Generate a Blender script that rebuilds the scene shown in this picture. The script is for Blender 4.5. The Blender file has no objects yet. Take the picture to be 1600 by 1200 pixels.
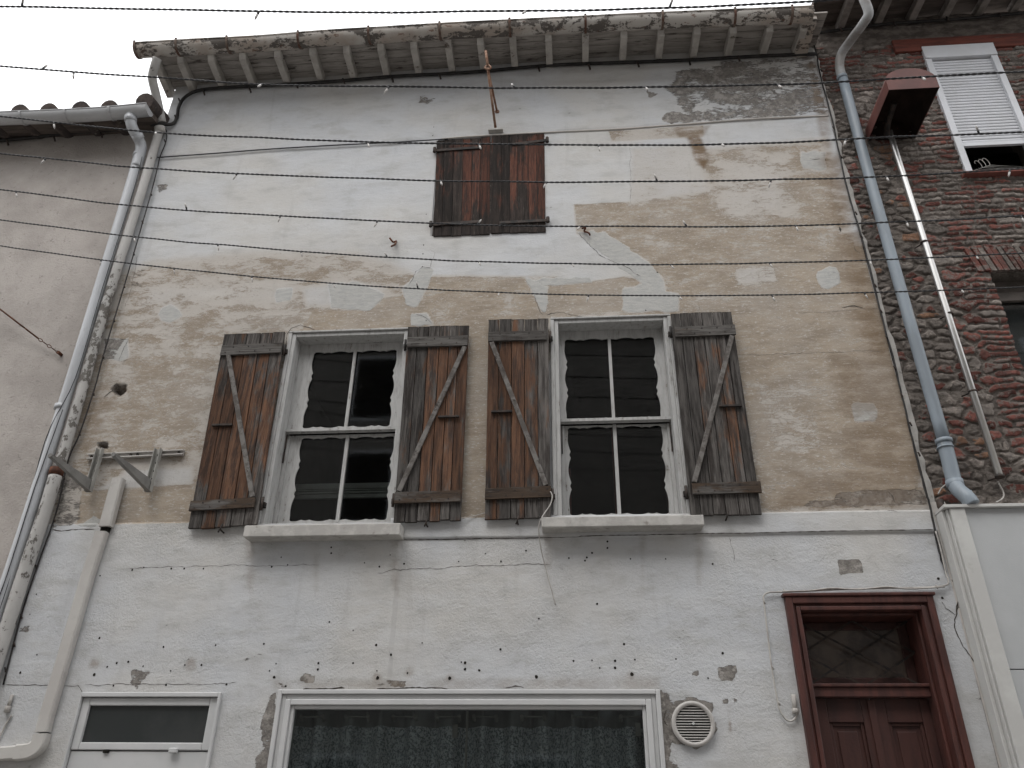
import bpy, math, random
import numpy as np
from mathutils import Vector, Matrix
random.seed(7); RNG = np.random.RandomState(5)
C = bpy.context.scene
COL = C.collection
R = math.radians

# ------------------------------------------------------------------ camera
F = 1250.0                                  # focal length in px of a 1600 px wide frame
CAM = Vector((0.0, -5.4, 1.6))
_U = Vector((29, -2214, F)).normalized()
_hx = -17300.0; _hy = (F * F + 29 * _hx) / 2214.0
_X = -Vector((_hx, _hy, F)).normalized()
_X = (_X - _U * _X.dot(_U)).normalized()
_Y = _U.cross(_X).normalized()
RW = Matrix((_X, _Y, _U))                   # rows: world axes in camera coordinates (x right, y down, z forward)
cam_d = bpy.data.cameras.new('camera'); cam = bpy.data.objects.new('camera', cam_d); COL.objects.link(cam)
cam_d.sensor_width = 36; cam_d.lens = F / 1600 * 36; cam_d.clip_start = 0.05; cam_d.clip_end = 500
m3 = RW @ Matrix(((1, 0, 0), (0, -1, 0), (0, 0, -1)))
cam.matrix_world = Matrix.Translation(CAM) @ m3.to_4x4()
C.camera = cam
C.render.resolution_x = 1024; C.render.resolution_y = 768

# ------------------------------------------------------------------ light
SUN_EL, SUN_AZ = 62.0, 205.0
w = bpy.data.worlds.new('World'); C.world = w; w.use_nodes = True
nt = w.node_tree; nt.nodes.clear()
sky = nt.nodes.new('ShaderNodeTexSky'); sky.sky_type = 'NISHITA'; sky.sun_disc = False
sky.sun_elevation = R(SUN_EL); sky.sun_rotation = R(SUN_AZ); sky.air_density = 1.5; sky.dust_density = 6.0
hs = nt.nodes.new('ShaderNodeHueSaturation'); hs.inputs['Saturation'].default_value = 0.10
mx = nt.nodes.new('ShaderNodeMix'); mx.data_type = 'RGBA'; mx.inputs[0].default_value = 0.7
mx.inputs[7].default_value = (11.5, 11.6, 11.8, 1)     # the even cloud layer
bg = nt.nodes.new('ShaderNodeBackground'); bg.inputs['Strength'].default_value = 0.12
wo = nt.nodes.new('ShaderNodeOutputWorld')
nt.links.new(sky.outputs[0], hs.inputs['Color']); nt.links.new(hs.outputs[0], mx.inputs[6])
nt.links.new(mx.outputs[2], bg.inputs['Color']); nt.links.new(bg.outputs[0], wo.inputs['Surface'])
sd = bpy.data.lights.new('sun', 'SUN'); sd.energy = 0.5; sd.angle = R(25); sd.color = (1, .97, .93)
so = bpy.data.objects.new('sun', sd); COL.objects.link(so)
so.rotation_euler = Vector((0.25, 0.55, -0.9)).to_track_quat('-Z', 'Y').to_euler()
C.view_settings.view_transform = 'Standard'; C.view_settings.look = 'None'
C.view_settings.exposure = 0.76; C.view_settings.gamma = 1.0; C.view_settings.use_curve_mapping = False
C.cycles.max_bounces = 6

# ------------------------------------------------------------------ helpers
def P(px, py, y=0.0):
    """point of the vertical plane Y=y that the photo shows at pixel (px, py)"""
    d = RW @ Vector((px - 800.0, py - 600.0, F))
    t = (y - CAM.y) / d.y
    return CAM + d * t
def lerp(a, b, t): return a + (b - a) * t
ORG = {}
def tag(o, label=None, cat=None, group=None, kind=None):
    if label: o['label'] = label
    if cat: o['category'] = cat
    if group: o['group'] = group
    if kind: o['kind'] = kind
    return o
def thing(name, loc, label, cat, group=None):
    o = bpy.data.objects.new(name, None); o.empty_display_size = .1; COL.objects.link(o); o.location = loc
    ORG[o.name] = Vector(loc)
    return tag(o, label, cat, group)

class MB:
    def __init__(s): s.v = []; s.f = []; s.mi = []; s.sm = []; s.w = []; s.cur = 0; s.cw = 0.0; s.fr = []
    def vert(s, p, w=None):
        s.v.append(tuple(p)); s.w.append(s.cw if w is None else w); return len(s.v) - 1
    def face(s, ids, smooth=False):
        s.f.append(tuple(ids)); s.mi.append(s.cur); s.sm.append(smooth)
    def hexa(s, p):                          # p: 8 points, 0-3 front loop, 4-7 back loop
        i = [s.vert(q) for q in p]
        for a in ((0, 1, 2, 3), (7, 6, 5, 4), (0, 4, 5, 1), (1, 5, 6, 2), (2, 6, 7, 3), (3, 7, 4, 0)):
            s.face([i[k] for k in a])
    def box(s, x0, x1, y0, y1, z0, z1):
        s.hexa([(x0, y0, z0), (x1, y0, z0), (x1, y0, z1), (x0, y0, z1), (x0, y1, z0), (x1, y1, z0), (x1, y1, z1), (x0, y1, z1)])
        return s
    def slab(s, pts, y0, y1):                # polygon of (x,z) pulled from y0 (front) to y1 (back)
        n = len(pts); a = [s.vert((p[0], y0, p[-1])) for p in pts]; b = [s.vert((p[0], y1, p[-1])) for p in pts]
        s.face(a); s.face(b[::-1])
        for k in range(n): s.face((a[k], b[k], b[(k + 1) % n], a[(k + 1) % n]))
        return s
    def bar(s, a, b, w, d, up=Vector((0, 1, 0))):   # box beam from a to b, width w across, depth d along up
        a = Vector(a); b = Vector(b); t = (b - a).normalized(); sd_ = t.cross(up).normalized() * w / 2; u = up.normalized() * d / 2
        s.hexa([a - sd_ - u, a + sd_ - u, a + sd_ + u, a - sd_ + u, b - sd_ - u, b + sd_ - u, b + sd_ + u, b - sd_ + u]); return s
    def tube(s, pts, r, n=12, caps=True, rz=None):
        pts = [Vector(p) for p in pts]; N = len(pts); rings = []
        t = (pts[1] - pts[0]).normalized(); nrm = t.orthogonal().normalized()
        for i, p in enumerate(pts):
            t2 = ((pts[min(i + 1, N - 1)] - pts[max(i - 1, 0)])).normalized()
            nrm = (nrm - t2 * nrm.dot(t2)).normalized(); bn = t2.cross(nrm)
            rr = r[i] if isinstance(r, (list, tuple)) else r
            rings.append([s.vert(p + (nrm * math.cos(2 * math.pi * k / n) + bn * math.sin(2 * math.pi * k / n)) * rr) for k in range(n)])
        for i in range(N - 1):
            for k in range(n):
                s.face((rings[i][k], rings[i][(k + 1) % n], rings[i + 1][(k + 1) % n], rings[i + 1][k]), True)
        if caps: s.face(rings[0][::-1]); s.face(rings[-1])
        return s
    def build(s, name, mats, parent=None, bevel=0, label=None):
        if not isinstance(mats, (list, tuple)): mats = [mats]
        if parent is None:
            vs = np.array(s.v); o0 = Vector((float(vs[:, 0].mean()), float(vs[:, 1].mean()), float(vs[:, 2].min())))
        else: o0 = ORG[parent.name]
        me = bpy.data.meshes.new(name)
        me.from_pydata([(a - o0.x, b - o0.y, c - o0.z) for a, b, c in s.v], [], s.f)
        for m in mats: me.materials.append(m)
        me.polygons.foreach_set('material_index', s.mi); me.polygons.foreach_set('use_smooth', s.sm)
        at = me.attributes.new('wear', 'FLOAT', 'POINT'); at.data.foreach_set('value', s.w)
        me.update()
        o = bpy.data.objects.new(name, me); COL.objects.link(o)
        if parent is None: o.location = o0
        else: o.parent = parent
        ORG[o.name] = o0
        if label: o['label'] = label
        if bevel:
            b = o.modifiers.new('bevel', 'BEVEL'); b.width = bevel; b.segments = 2; b.limit_method = 'ANGLE'; b.angle_limit = R(40)
        return o
def smooth(pts, n=6):                        # catmull-rom
    pts = [Vector(p) for p in pts]; out = []
    for i in range(len(pts) - 1):
        p0 = pts[max(i - 1, 0)]; p1 = pts[i]; p2 = pts[i + 1]; p3 = pts[min(i + 2, len(pts) - 1)]
        for k in range(n):
            t = k / n
            out.append(0.5 * ((2 * p1) + (p2 - p0) * t + (2 * p0 - 5 * p1 + 4 * p2 - p3) * t * t + (3 * p1 - p0 - 3 * p2 + p3) * t ** 3))
    out.append(pts[-1]); return out

# ------------------------------------------------------------------ materials
class NT:
    def __init__(s, name):
        s.m = bpy.data.materials.new(name); s.m.use_nodes = True; s.t = s.m.node_tree; s.n = s.t.nodes; s.l = s.t.links
        s.b = s.n['Principled BSDF']; s.geo = s.n.new('ShaderNodeNewGeometry')
    def set(s, sock, v):
        if isinstance(v, bpy.types.NodeSocket): s.l.new(v, sock)
        elif isinstance(v, (tuple, list)) and len(v) == 3 and len(sock.default_value) == 4: sock.default_value = (*v, 1)
        else: sock.default_value = v
    def math(s, op, a, b=0.0, c=None, clamp=False):
        n = s.n.new('ShaderNodeMath'); n.operation = op; n.use_clamp = clamp
        s.set(n.inputs[0], a); s.set(n.inputs[1], b)
        if c is not None: s.set(n.inputs[2], c)
        return n.outputs[0]
    def pos(s, sc=(1, 1, 1)):
        n = s.n.new('ShaderNodeMapping'); n.inputs['Scale'].default_value = sc; s.l.new(s.geo.outputs['Position'], n.inputs[0]); return n.outputs[0]
    def noise(s, vec, scale=1, detail=6, rough=.6, dist=0):
        n = s.n.new('ShaderNodeTexNoise'); s.l.new(vec, n.inputs['Vector']); n.inputs['Scale'].default_value = scale
        n.inputs['Detail'].default_value = detail; n.inputs['Roughness'].default_value = rough; n.inputs['Distortion'].default_value = dist
        return n.outputs[0]
    def voro(s, vec, scale, feat='F1', out=0):
        n = s.n.new('ShaderNodeTexVoronoi'); n.feature = feat; s.l.new(vec, n.inputs['Vector']); n.inputs['Scale'].default_value = scale; return n.outputs[out]
    def step(s, v, a, b):
        n = s.n.new('ShaderNodeMapRange'); n.interpolation_type = 'SMOOTHSTEP'; s.set(n.inputs[0], v); n.inputs[1].default_value = a; n.inputs[2].default_value = b; return n.outputs[0]
    def mix(s, f, a, b, mode='MIX'):
        n = s.n.new('ShaderNodeMix'); n.data_type = 'RGBA'; n.blend_type = mode; s.set(n.inputs[0], f); s.set(n.inputs[6], a); s.set(n.inputs[7], b); return n.outputs[2]
    def attr(s, name, out='Fac'):
        n = s.n.new('ShaderNodeAttribute'); n.attribute_name = name; return n.outputs[out]
    def bump(s, h, dist=.01, strength=1.0):
        n = s.n.new('ShaderNodeBump'); s.set(n.inputs['Height'], h); n.inputs['Distance'].default_value = dist; n.inputs['Strength'].default_value = strength
        s.l.new(n.outputs[0], s.b.inputs['Normal'])
    def out(s, col, rough=.8, spec=.3, metal=0):
        s.set(s.b.inputs['Base Color'], col); s.set(s.b.inputs['Roughness'], rough); s.b.inputs['Specular IOR Level'].default_value = spec
        s.set(s.b.inputs['Metallic'], metal); return s.m
def simple(name, a, b, scale=8, rough=.6, spec=.3, metal=0, stretch=(1, 1, 1), lo=.4, hi=.6, bump=0, bscale=80, dirt=None, dlo=.6, dhi=.66, dscale=14):
    s = NT(name); p = s.pos(stretch); n = s.noise(p, scale, 6, .65)
    col = s.mix(s.step(n, lo, hi), a, b)
    if dirt is not None:
        d = s.step(s.noise(p, dscale, 8, .7), dlo, dhi); col = s.mix(d, col, dirt)
    if bump: s.bump(s.noise(s.pos(), bscale, 4, .6), bump)
    return s.out(col, rough, spec, metal)

M = {}
def facade_mat():
    s = NT('old_lime_plaster'); p = s.pos(); ph = s.pos((1, 1, 2.3)); phf = s.pos((1, 1, 2.8))
    tan, grey, patch, stucco, stain = (s.attr(k) for k in ('tan', 'grey', 'patch', 'stucco', 'stain'))
    big = s.noise(p, .9, 4, .5); mid = s.noise(ph, 3.4, 8, .62); fine = s.noise(s.pos((1, 1, 3.4)), 13, 9, .78); tiny = s.noise(p, 90, 3, .6); flk = s.noise(s.pos((1, 1, 2.6)), 34, 6, .75); gr = s.noise(p, 300, 2, .6)
    # white paint layer
    wht = s.mix(s.step(big, .38, .62), (.50, .49, .472), (.49, .50, .515))
    wht = s.mix(s.math('MULTIPLY', s.step(fine, .52, .66), .28), wht, (.35, .355, .355))
    wht = s.mix(s.math('MULTIPLY', s.step(mid, .48, .66), .55), wht, (.385, .38, .368)); wht = s.mix(s.math('MULTIPLY', s.step(s.noise(ph, 2.1, 9, .7), .47, .6), .4), wht, (.55, .555, .56))
    # exposed ochre coat
    tc = s.mix(s.step(mid, .4, .62), (.36, .305, .243), (.272, .226, .178))
    tc = s.mix(s.math('MULTIPLY', s.step(s.noise(p, 1.6, 5, .6), .45, .65), .6), tc, (.345, .31, .272))
    tc = s.mix(s.math('MULTIPLY', s.step(fine, .5, .7), .35), tc, (.25, .22, .185))
    streak = s.noise(s.pos((1, 1, 6)), 5.5, 9, .75)
    tc = s.mix(s.math('MULTIPLY', s.step(streak, .50, .62), .50), tc, (.42, .385, .34))
    v = s.math('ADD', s.math('MULTIPLY', mid, .40), s.math('ADD', s.math('MULTIPLY', fine, .38), s.math('MULTIPLY', flk, .22)))
    tm = s.math('ADD', v, s.math('MULTIPLY', s.math('SUBTRACT', tan, .5), .36))
    tmask = s.step(tm, .488, .512)
    soft = s.math('MULTIPLY', s.step(tm, .40, .56), .45)
    wpink = s.mix(s.step(tan, .05, .5), wht, (.455, .425, .39))
    col = s.mix(soft, wpink, (.40, .355, .31)); col = s.mix(tmask, col, tc)
    col = s.mix(s.math('MULTIPLY', s.step(s.math('ADD', s.math('MULTIPLY', flk, .55), s.math('MULTIPLY', fine, .45)), .545, .562), s.step(tan, .2, .5)), col, (.45, .42, .385))
    col = s.mix(s.math('MULTIPLY', s.step(s.math('ADD', s.math('MULTIPLY', flk, .55), s.math('MULTIPLY', fine, .45)), .44, .425), s.math('MULTIPLY', s.step(tan, -.02, .3), .45)), col, (.25, .215, .18))
    # repairs
    pm = s.step(s.math('ADD', patch, s.math('MULTIPLY', s.math('SUBTRACT', fine, .5), 1.1)), .36, .62)
    pc = s.mix(s.step(fine, .42, .6), (.44, .435, .415), (.37, .37, .36))
    col = s.mix(pm, col, pc)
    # bare cement
    gm = s.step(s.math('ADD', grey, s.math('MULTIPLY', s.math('SUBTRACT', v, .5), 4.2)), .46, .54)
    gc = s.mix(s.step(s.noise(p, 26, 6, .7), .4, .62), (.235, .218, .20), (.150, .138, .128))
    gc = s.mix(s.math('MULTIPLY', s.step(s.noise(p, 9, 9, .8), .51, .58), .8), gc, (.36, .34, .315))
    col = s.mix(gm, col, gc)
    # rusty / earthy stains
    sm_ = s.math('MULTIPLY', stain, s.step(s.math('ADD', mid, s.math('MULTIPLY', fine, .3)), .45, .72))
    col = s.mix(s.math('MULTIPLY', sm_, 1.0, clamp=True), col, (.165, .112, .068))
    # small flecks of dirt
    col = s.mix(s.math('MULTIPLY', s.step(tiny, .62, .72), .3), col, (.2, .19, .18))
    col = s.mix(s.math('MULTIPLY', s.step(s.noise(s.pos((5, 5, .55)), 2.2, 5, .6), .56, .72), .13), col, (.24, .225, .21))
    # relief
    vst = s.math('MULTIPLY', s.noise(p, 60, 5, .62, .5), s.math('MULTIPLY', s.step(s.noise(p, 2.2, 4, .6), .3, .7), .75))
    h = s.math('ADD', s.math('MULTIPLY', s.math('MULTIPLY', vst, stucco), 1.5), s.math('MULTIPLY', tiny, .22))
    h = s.math('ADD', h, s.math('MULTIPLY', tmask, -.16)); h = s.math('ADD', h, s.math('MULTIPLY', gm, -.5)); h = s.math('ADD', h, s.math('MULTIPLY', pm, .2))
    h = s.math('ADD', h, s.math('MULTIPLY', mid, 1.0))
    s.bump(h, .0075); return s.out(col, .9, .15)
M['facade'] = facade_mat()
M['hole'] = simple('drill_hole_dark', (.012, .011, .010), (.03, .026, .022), 30, .95, .1)
M['crack_or_shade_line'] = simple('crack_shadow', (.055, .048, .042), (.10, .09, .08), 30, .95, .1)
M['left'] = simple('grey_beige_render', (.41, .378, .352), (.33, .303, .281), 1.6, .92, .1, bump=.006, bscale=70, lo=.38, hi=.62, dirt=(.24, .22, .205), dlo=.56, dhi=.72, dscale=24)
M['cream'] = simple('smooth_band_paint', (.50, .47, .44), (.43, .41, .385), 4, .8, .2, bump=.001, dirt=(.30, .28, .26), dlo=.6, dhi=.75)
M['stone'] = simple('sill_stone', (.47, .455, .43), (.38, .365, .345), 9, .8, .2, bump=.002, bscale=120, dirt=(.24, .22, .2), dlo=.56, dhi=.72)
def wood_white():
    s = NT('chipped_white_paint'); p = s.pos((5, 5, .9)); n = s.noise(p, 7, 9, .72); n2 = s.noise(s.pos(), 30, 6, .7)
    col = s.mix(s.step(n, .42, .66), (.43, .428, .42), (.33, .325, .315))
    chip = s.step(s.math('ADD', s.math('MULTIPLY', n, .6), s.math('MULTIPLY', n2, .4)), .585, .61)
    col = s.mix(chip, col, (.20, .18, .155)); s.bump(s.math('ADD', s.math('MULTIPLY', chip, -1), s.noise(p, 20, 4, .6)), .002); return s.out(col, .6, .3)
M['wwood'] = wood_white()
def old_wood(name, warm1, warm2, g1, g2, bias, ax='z'):
    sc = (lambda a, b: (a, a, b)) if ax == 'z' else (lambda a, b: (b, a, a))
    s = NT(name); w_ = s.attr('wear'); p = s.pos(sc(9, .55)); g = s.noise(p, 5.5, 8, .7, .4); g2_ = s.noise(s.pos(sc(16, .5)), 14, 5, .7); bl = s.noise(s.pos(sc(3.0, .8)), 3.0, 6, .65)
    warm = s.mix(s.step(g, .36, .64), warm1, warm2); grey = s.mix(s.step(g, .36, .62), g1, g2)
    k = s.step(s.math('ADD', s.math('ADD', w_, s.math('MULTIPLY', s.math('SUBTRACT', bl, .5), 3.6)), s.math('MULTIPLY', s.math('SUBTRACT', g, .5), .8)), bias, bias + .45)
    col = s.mix(k, warm, grey); col = s.mix(s.math('MULTIPLY', s.step(g2_, .56, .66), .75), col, (.022, .018, .016))
    col = s.mix(s.math('MULTIPLY', s.step(s.noise(p, 21, 4, .7), .58, .7), .35), col, (.30, .27, .24))
    dk = s.step(s.math('ADD', s.noise(s.pos(sc(4.5, 1.1)), 2.6, 7, .72), s.math('MULTIPLY', s.math('SUBTRACT', g, .5), .5)), .50, .64)
    col = s.mix(s.math('MULTIPLY', dk, .62), col, (.036, .029, .026))
    isl = s.math('MULTIPLY_ADD', s.geo.outputs['Random Per Island'], .60, .42); col = s.mix(1.0, col, isl, 'MULTIPLY')
    s.bump(s.math('ADD', g, s.math('MULTIPLY', g2_, .7)), .003); return s.out(col, .85, .15)
M['shutter'] = old_wood('weathered_shutter_wood', (.185, .098, .060), (.082, .046, .032), (.165, .152, .142), (.060, .054, .050), .16)
M['batten'] = old_wood('grey_batten_wood', (.10, .07, .05), (.06, .045, .035), (.175, .165, .155), (.085, .078, .072), .05, 'x')
M['brace'] = simple('grey_brace_wood', (.175, .165, .155), (.095, .085, .078), 16, .85, .15, bump=.002, dirt=(.045, .036, .032), dlo=.56, dhi=.66, dscale=10)
M['loft'] = old_wood('dark_red_loft_wood', (.150, .062, .042), (.055, .028, .022), (.062, .048, .042), (.022, .018, .016), .10)
M['iron'] = simple('black_old_iron', (.018, .016, .015), (.05, .035, .028), 20, .7, .3, bump=.001)
M['rust'] = simple('rusty_iron', (.12, .05, .03), (.06, .028, .02), 18, .9, .2, bump=.002, dirt=(.25, .17, .13), dlo=.6, dhi=.7)
M['ropey'] = simple('pale_rust_iron', (.30, .20, .15), (.17, .09, .06), 16, .9, .1, bump=.002)
M['cable'] = simple('black_cable_rubber', (.012, .011, .011), (.03, .028, .027), 10, .6, .3)
M['lightcable'] = simple('dark_twisted_flex', (.030, .031, .034), (.055, .055, .058), 10, .6, .3)
M['bulb'] = simple('clear_bulb_plastic', (.40, .38, .36), (.48, .46, .44), 10, .3, .5)
M['wirewhite'] = simple('grimy_white_flex', (.45, .43, .40), (.33, .31, .29), 15, .6, .3)
M['pvc'] = simple('white_pvc', (.52, .52, .52), (.48, .485, .485), 3, .35, .4, dirt=(.36, .35, .34), dlo=.6, dhi=.8, dscale=5)
M['pvc_beige'] = simple('beige_pvc_trunking', (.46, .445, .42), (.42, .40, .38), 3, .45, .35, dirt=(.33, .31, .29), dlo=.58, dhi=.75, dscale=6)
M['pipe_l'] = simple('pale_grey_pvc_pipe', (.45, .465, .485), (.38, .39, .405), 2.2, .4, .4, stretch=(3, 3, .6), dirt=(.27, .265, .26), dlo=.6, dhi=.72, dscale=9)
def mottled():
    s = NT('flaking_painted_pipe'); p = s.pos((1, 1, .7)); z = s.attr('wear'); n = s.noise(p, 17, 8, .72)
    col = s.mix(s.step(s.noise(p, 3), .4, .6), (.42, .41, .395), (.36, .35, .335))
    k = s.step(s.math('ADD', n, s.math('MULTIPLY', z, .17)), .60, .63); col = s.mix(k, col, (.13, .12, .108)); s.bump(s.math('MULTIPLY', k, -1), .002); return s.out(col, .7, .25)
M['mottled'] = mottled()
M['pipe_r'] = simple('blue_grey_pipe', (.225, .262, .298), (.185, .213, .240), 2.5, .42, .4, stretch=(3, 3, .5), dirt=(.30, .30, .29), dlo=.58, dhi=.75, dscale=6)
M['pipe_rt'] = simple('pale_zinc_bend', (.34, .345, .35), (.25, .24, .23), 6, .5, .4, dirt=(.13, .10, .08), dlo=.6, dhi=.7)
M['steel'] = simple('stainless_flue', (.60, .59, .57), (.50, .49, .48), 2, .36, .5, .85, stretch=(3, 3, .3))
M['galv'] = simple('painted_bracket_steel', (.33, .325, .30), (.27, .262, .245), 6, .55, .4, dirt=(.15, .12, .1), dlo=.62, dhi=.7)
M['bracket'] = simple('dull_rusty_strap', (.11, .06, .045), (.15, .12, .10), 14, .9, .2, bump=.002)
M['armgrey'] = simple('grey_painted_arm', (.22, .215, .205), (.17, .165, .157), 6, .55, .4)
def gutter_mat():
    s = NT('flaking_gutter_paint'); p = s.pos((1, 2, 2)); n = s.noise(p, 4.2, 9, .68, .3); n2 = s.noise(s.pos(), 38, 6, .7)
    v = s.math('ADD', s.math('MULTIPLY', n, .75), s.math('MULTIPLY', n2, .25))
    col = s.mix(s.step(s.noise(s.pos(), 2.4, 5), .4, .62), (.44, .415, .385), (.34, .295, .255))
    k = s.step(v, .505, .535); col = s.mix(k, col, (.11, .098, .088)); k2 = s.step(s.noise(p, 9, 6, .7), .60, .65); col = s.mix(s.math('MULTIPLY', k2, .7), col, (.13, .06, .035))
    s.bump(s.math('MULTIPLY', k, -1), .003); return s.out(col, .8, .2)
M['gutter'] = gutter_mat()
M['soffit'] = simple('grey_painted_soffit_board', (.35, .325, .30), (.255, .235, .215), 6, .85, .15, stretch=(.5, 3, 3), bump=.003, bscale=30, dirt=(.09, .078, .07), dlo=.55, dhi=.64, dscale=7)
M['rafter'] = simple('pale_painted_rafter', (.44, .415, .385), (.34, .32, .295), 7, .85, .15, bump=.002, dirt=(.11, .09, .075), dlo=.58, dhi=.68, dscale=10)
M['dsoffit'] = simple('dark_soffit_board', (.12, .10, .088), (.075, .062, .055), 6, .9, .1, stretch=(.5, 3, 3))
M['drafter'] = simple('dull_rafter', (.24, .215, .20), (.16, .145, .13), 6, .9, .1)
M['tile'] = simple('old_roof_tile', (.085, .068, .060), (.05, .042, .04), 9, .9, .1, bump=.004, bscale=40, dirt=(.16, .15, .13))
M['lguttr'] = simple('light_grey_pvc_gutter', (.44, .445, .455), (.38, .382, .388), 2, .4, .4, stretch=(.6, 2, 2), dirt=(.2, .195, .19), dlo=.6, dhi=.75)
M['lintel'] = simple('red_painted_timber', (.15, .048, .035), (.09, .034, .027), 7, .8, .2, stretch=(.4, 3, 3), bump=.003, dirt=(.13, .09, .075))
M['hood'] = simple('dull_red_painted_metal', (.125, .048, .040), (.092, .038, .033), 4, .6, .3, dirt=(.12, .035, .022), dlo=.6, dhi=.72)
M['hoodin'] = simple('dark_hood_inside', (.022, .014, .012), (.035, .024, .02), 6, .9, .1)  # hood inside in a much darker tone than the red shell
M['slat'] = simple('white_roller_slat', (.56, .57, .60), (.52, .53, .55), 4, .4, .4)
M['redsill'] = simple('red_clay_sill', (.20, .075, .06), (.15, .06, .05), 10, .8, .2)
M['doorred'] = simple('oxblood_door_paint', (.084, .031, .025), (.050, .020, .017), 5, .5, .35, stretch=(3, 3, .5), bump=.0015, bscale=60, dirt=(.035, .014, .012), dlo=.58, dhi=.72)
M['doordark'] = simple('darker_door_leaf_paint', (.058, .024, .020), (.038, .017, .015), 4, .5, .35, stretch=(3, 3, .5), bump=.0015, bscale=60)
M['panel'] = simple('grey_shop_panel', (.43, .44, .445), (.40, .41, .415), 1.5, .8, .2, bump=.0012, bscale=220)
M['trim'] = simple('off_white_shop_trim', (.52, .52, .50), (.46, .455, .44), 3, .5, .3, dirt=(.34, .33, .31), dlo=.58, dhi=.75, dscale=5)
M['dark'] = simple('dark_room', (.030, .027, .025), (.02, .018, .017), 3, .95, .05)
M['sash_in'] = simple('inner_red_frame', (.13, .045, .04), (.09, .035, .03), 6, .7, .2)
M['mortar'] = None
M['asphalt'] = simple('asphalt', (.055, .055, .055), (.045, .044, .043), 8, .9, .2, bump=.004, bscale=150)
M['paving'] = simple('concrete_paving', (.28, .27, .255), (.22, .21, .2), 3, .9, .2, bump=.003, bscale=90)
M['oppo'] = simple('dull_render', (.27, .255, .24), (.235, .222, .21), 2, .9, .1)
def glass():
    s = NT('window_glass'); s.n.remove(s.b); o = [n for n in s.n if n.type == 'OUTPUT_MATERIAL'][0]
    t = s.n.new('ShaderNodeBsdfTransparent'); t.inputs[0].default_value = (.80, .83, .83, 1)
    g = s.n.new('ShaderNodeBsdfGlossy'); g.inputs['Roughness'].default_value = .04; g.inputs[0].default_value = (1, 1, 1, 1)
    f = s.n.new('ShaderNodeFresnel'); f.inputs[0].default_value = 1.38; mxn = s.n.new('ShaderNodeMixShader')
    s.l.new(f.outputs[0], mxn.inputs[0]); s.l.new(t.outputs[0], mxn.inputs[1]); s.l.new(g.outputs[0], mxn.inputs[2]); s.l.new(mxn.outputs[0], o.inputs[0]); return s.m
M['glass'] = glass()
def curtain_mat():
    s = NT('spotted_curtain'); n = s.noise(s.pos(), 95, 2, .5, 1.2); n3 = s.noise(s.pos(), 60, 2, .5)
    k = s.step(s.math('ADD', s.math('MULTIPLY', n, .6), s.math('MULTIPLY', n3, .4)), .49, .52)
    return s.out(s.mix(k, (.74, .78, .80), (.22, .25, .265)), .9, .1)
M['curtain'] = curtain_mat()
M['band'] = simple('curtain_heading', (.27, .28, .28), (.22, .23, .23), 3, .9, .1)
def brick_mat():
    s = NT('brick_and_stone'); w_ = s.attr('wear'); p = s.pos()
    n = s.noise(p, 24, 7, .7); n2 = s.noise(s.pos((1, 1, 2)), 7, 7, .68)
    mo = s.attr('mortar'); red = s.mix(s.step(n, .38, .62), (.215, .088, .072), (.125, .064, .056))
    st = s.mix(s.step(n, .38, .62), (.29, .255, .228), (.145, .128, .116))
    orange = s.mix(s.step(n, .4, .6), (.32, .19, .125), (.20, .115, .08))
    col = s.mix(s.step(w_, .30, .34), red, st); col = s.mix(s.step(w_, .90, .92), col, orange)
    tint = s.math('MULTIPLY_ADD', s.math('FRACT', s.math('MULTIPLY', w_, 37.7)), .8, .55)
    col = s.mix(1.0, col, tint, 'MULTIPLY')
    k = s.step(s.math('ADD', s.math('MULTIPLY', n2, .6), s.math('MULTIPLY', n, .4)), .505, .55); col = s.mix(s.math('MULTIPLY', k, .78), col, (.225, .20, .18)); mc = s.mix(s.step(n2, .4, .6), (.205, .180, .160), (.112, .097, .087)); col = s.mix(s.step(s.math('ADD', mo, s.math('MULTIPLY', s.math('SUBTRACT', n, .5), .8)), .35, .65), col, mc)
    col = s.mix(s.math('MULTIPLY', s.step(s.noise(p, 1.5, 5), .5, .66), .35), col, (.07, .058, .052))
    s.bump(s.math('ADD', s.math('MULTIPLY', n, 1.3), s.math('MULTIPLY', s.noise(s.pos((1, 1, 3)), 18, 8, .8), 1.6)), .011); return s.out(col, .92, .12)
M['brick'] = brick_mat()
M['mortar'] = simple('old_dark_mortar', (.18, .158, .14), (.10, .088, .078), 5, .95, .1, bump=.03, bscale=26, dirt=(.19, .17, .15), dlo=.56, dhi=.64, dscale=12)

# ------------------------------------------------------------------ key levels
XL = P(130, 600).x; XR = P(1404, 600).x                  # ends of the plaster facade
WZ = lambda px, py: P(px, py).z
def rect(px4, y=0.0):
    q = [P(a, b, y) for a, b in px4]                     # tl tr br bl
    return ((q[0].x + q[3].x) / 2, (q[1].x + q[2].x) / 2, (q[3].z + q[2].z) / 2, (q[0].z + q[1].z) / 2)
OP_L = rect([(461, 524), (637, 516), (613, 815), (404, 822)])
OP_R = rect([(866, 504), (1042, 494), (1072, 803), (872, 808)])
OP_LOFT = rect([(681, 219), (850, 208), (853, 362), (676, 369)])
OP_PVC = rect([(133, 1088), (350, 1081), (327, 1200), (103, 1200)]); OP_PVC = (OP_PVC[0], OP_PVC[1], 0.12, OP_PVC[3])
OP_SHOP = rect([(440, 1083), (1027, 1080), (1038, 1200), (421, 1200)]); OP_SHOP = (OP_SHOP[0], OP_SHOP[1], 0.5, OP_SHOP[3])
OP_DOOR = rect([(1226, 938), (1453, 934), (1515, 1200), (1266, 1200)]); OP_DOOR = (OP_DOOR[0], OP_DOOR[1], 0.12, OP_DOOR[3])
OPEN = [OP_L, OP_R, OP_LOFT, OP_PVC, OP_SHOP, OP_DOOR]
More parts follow.
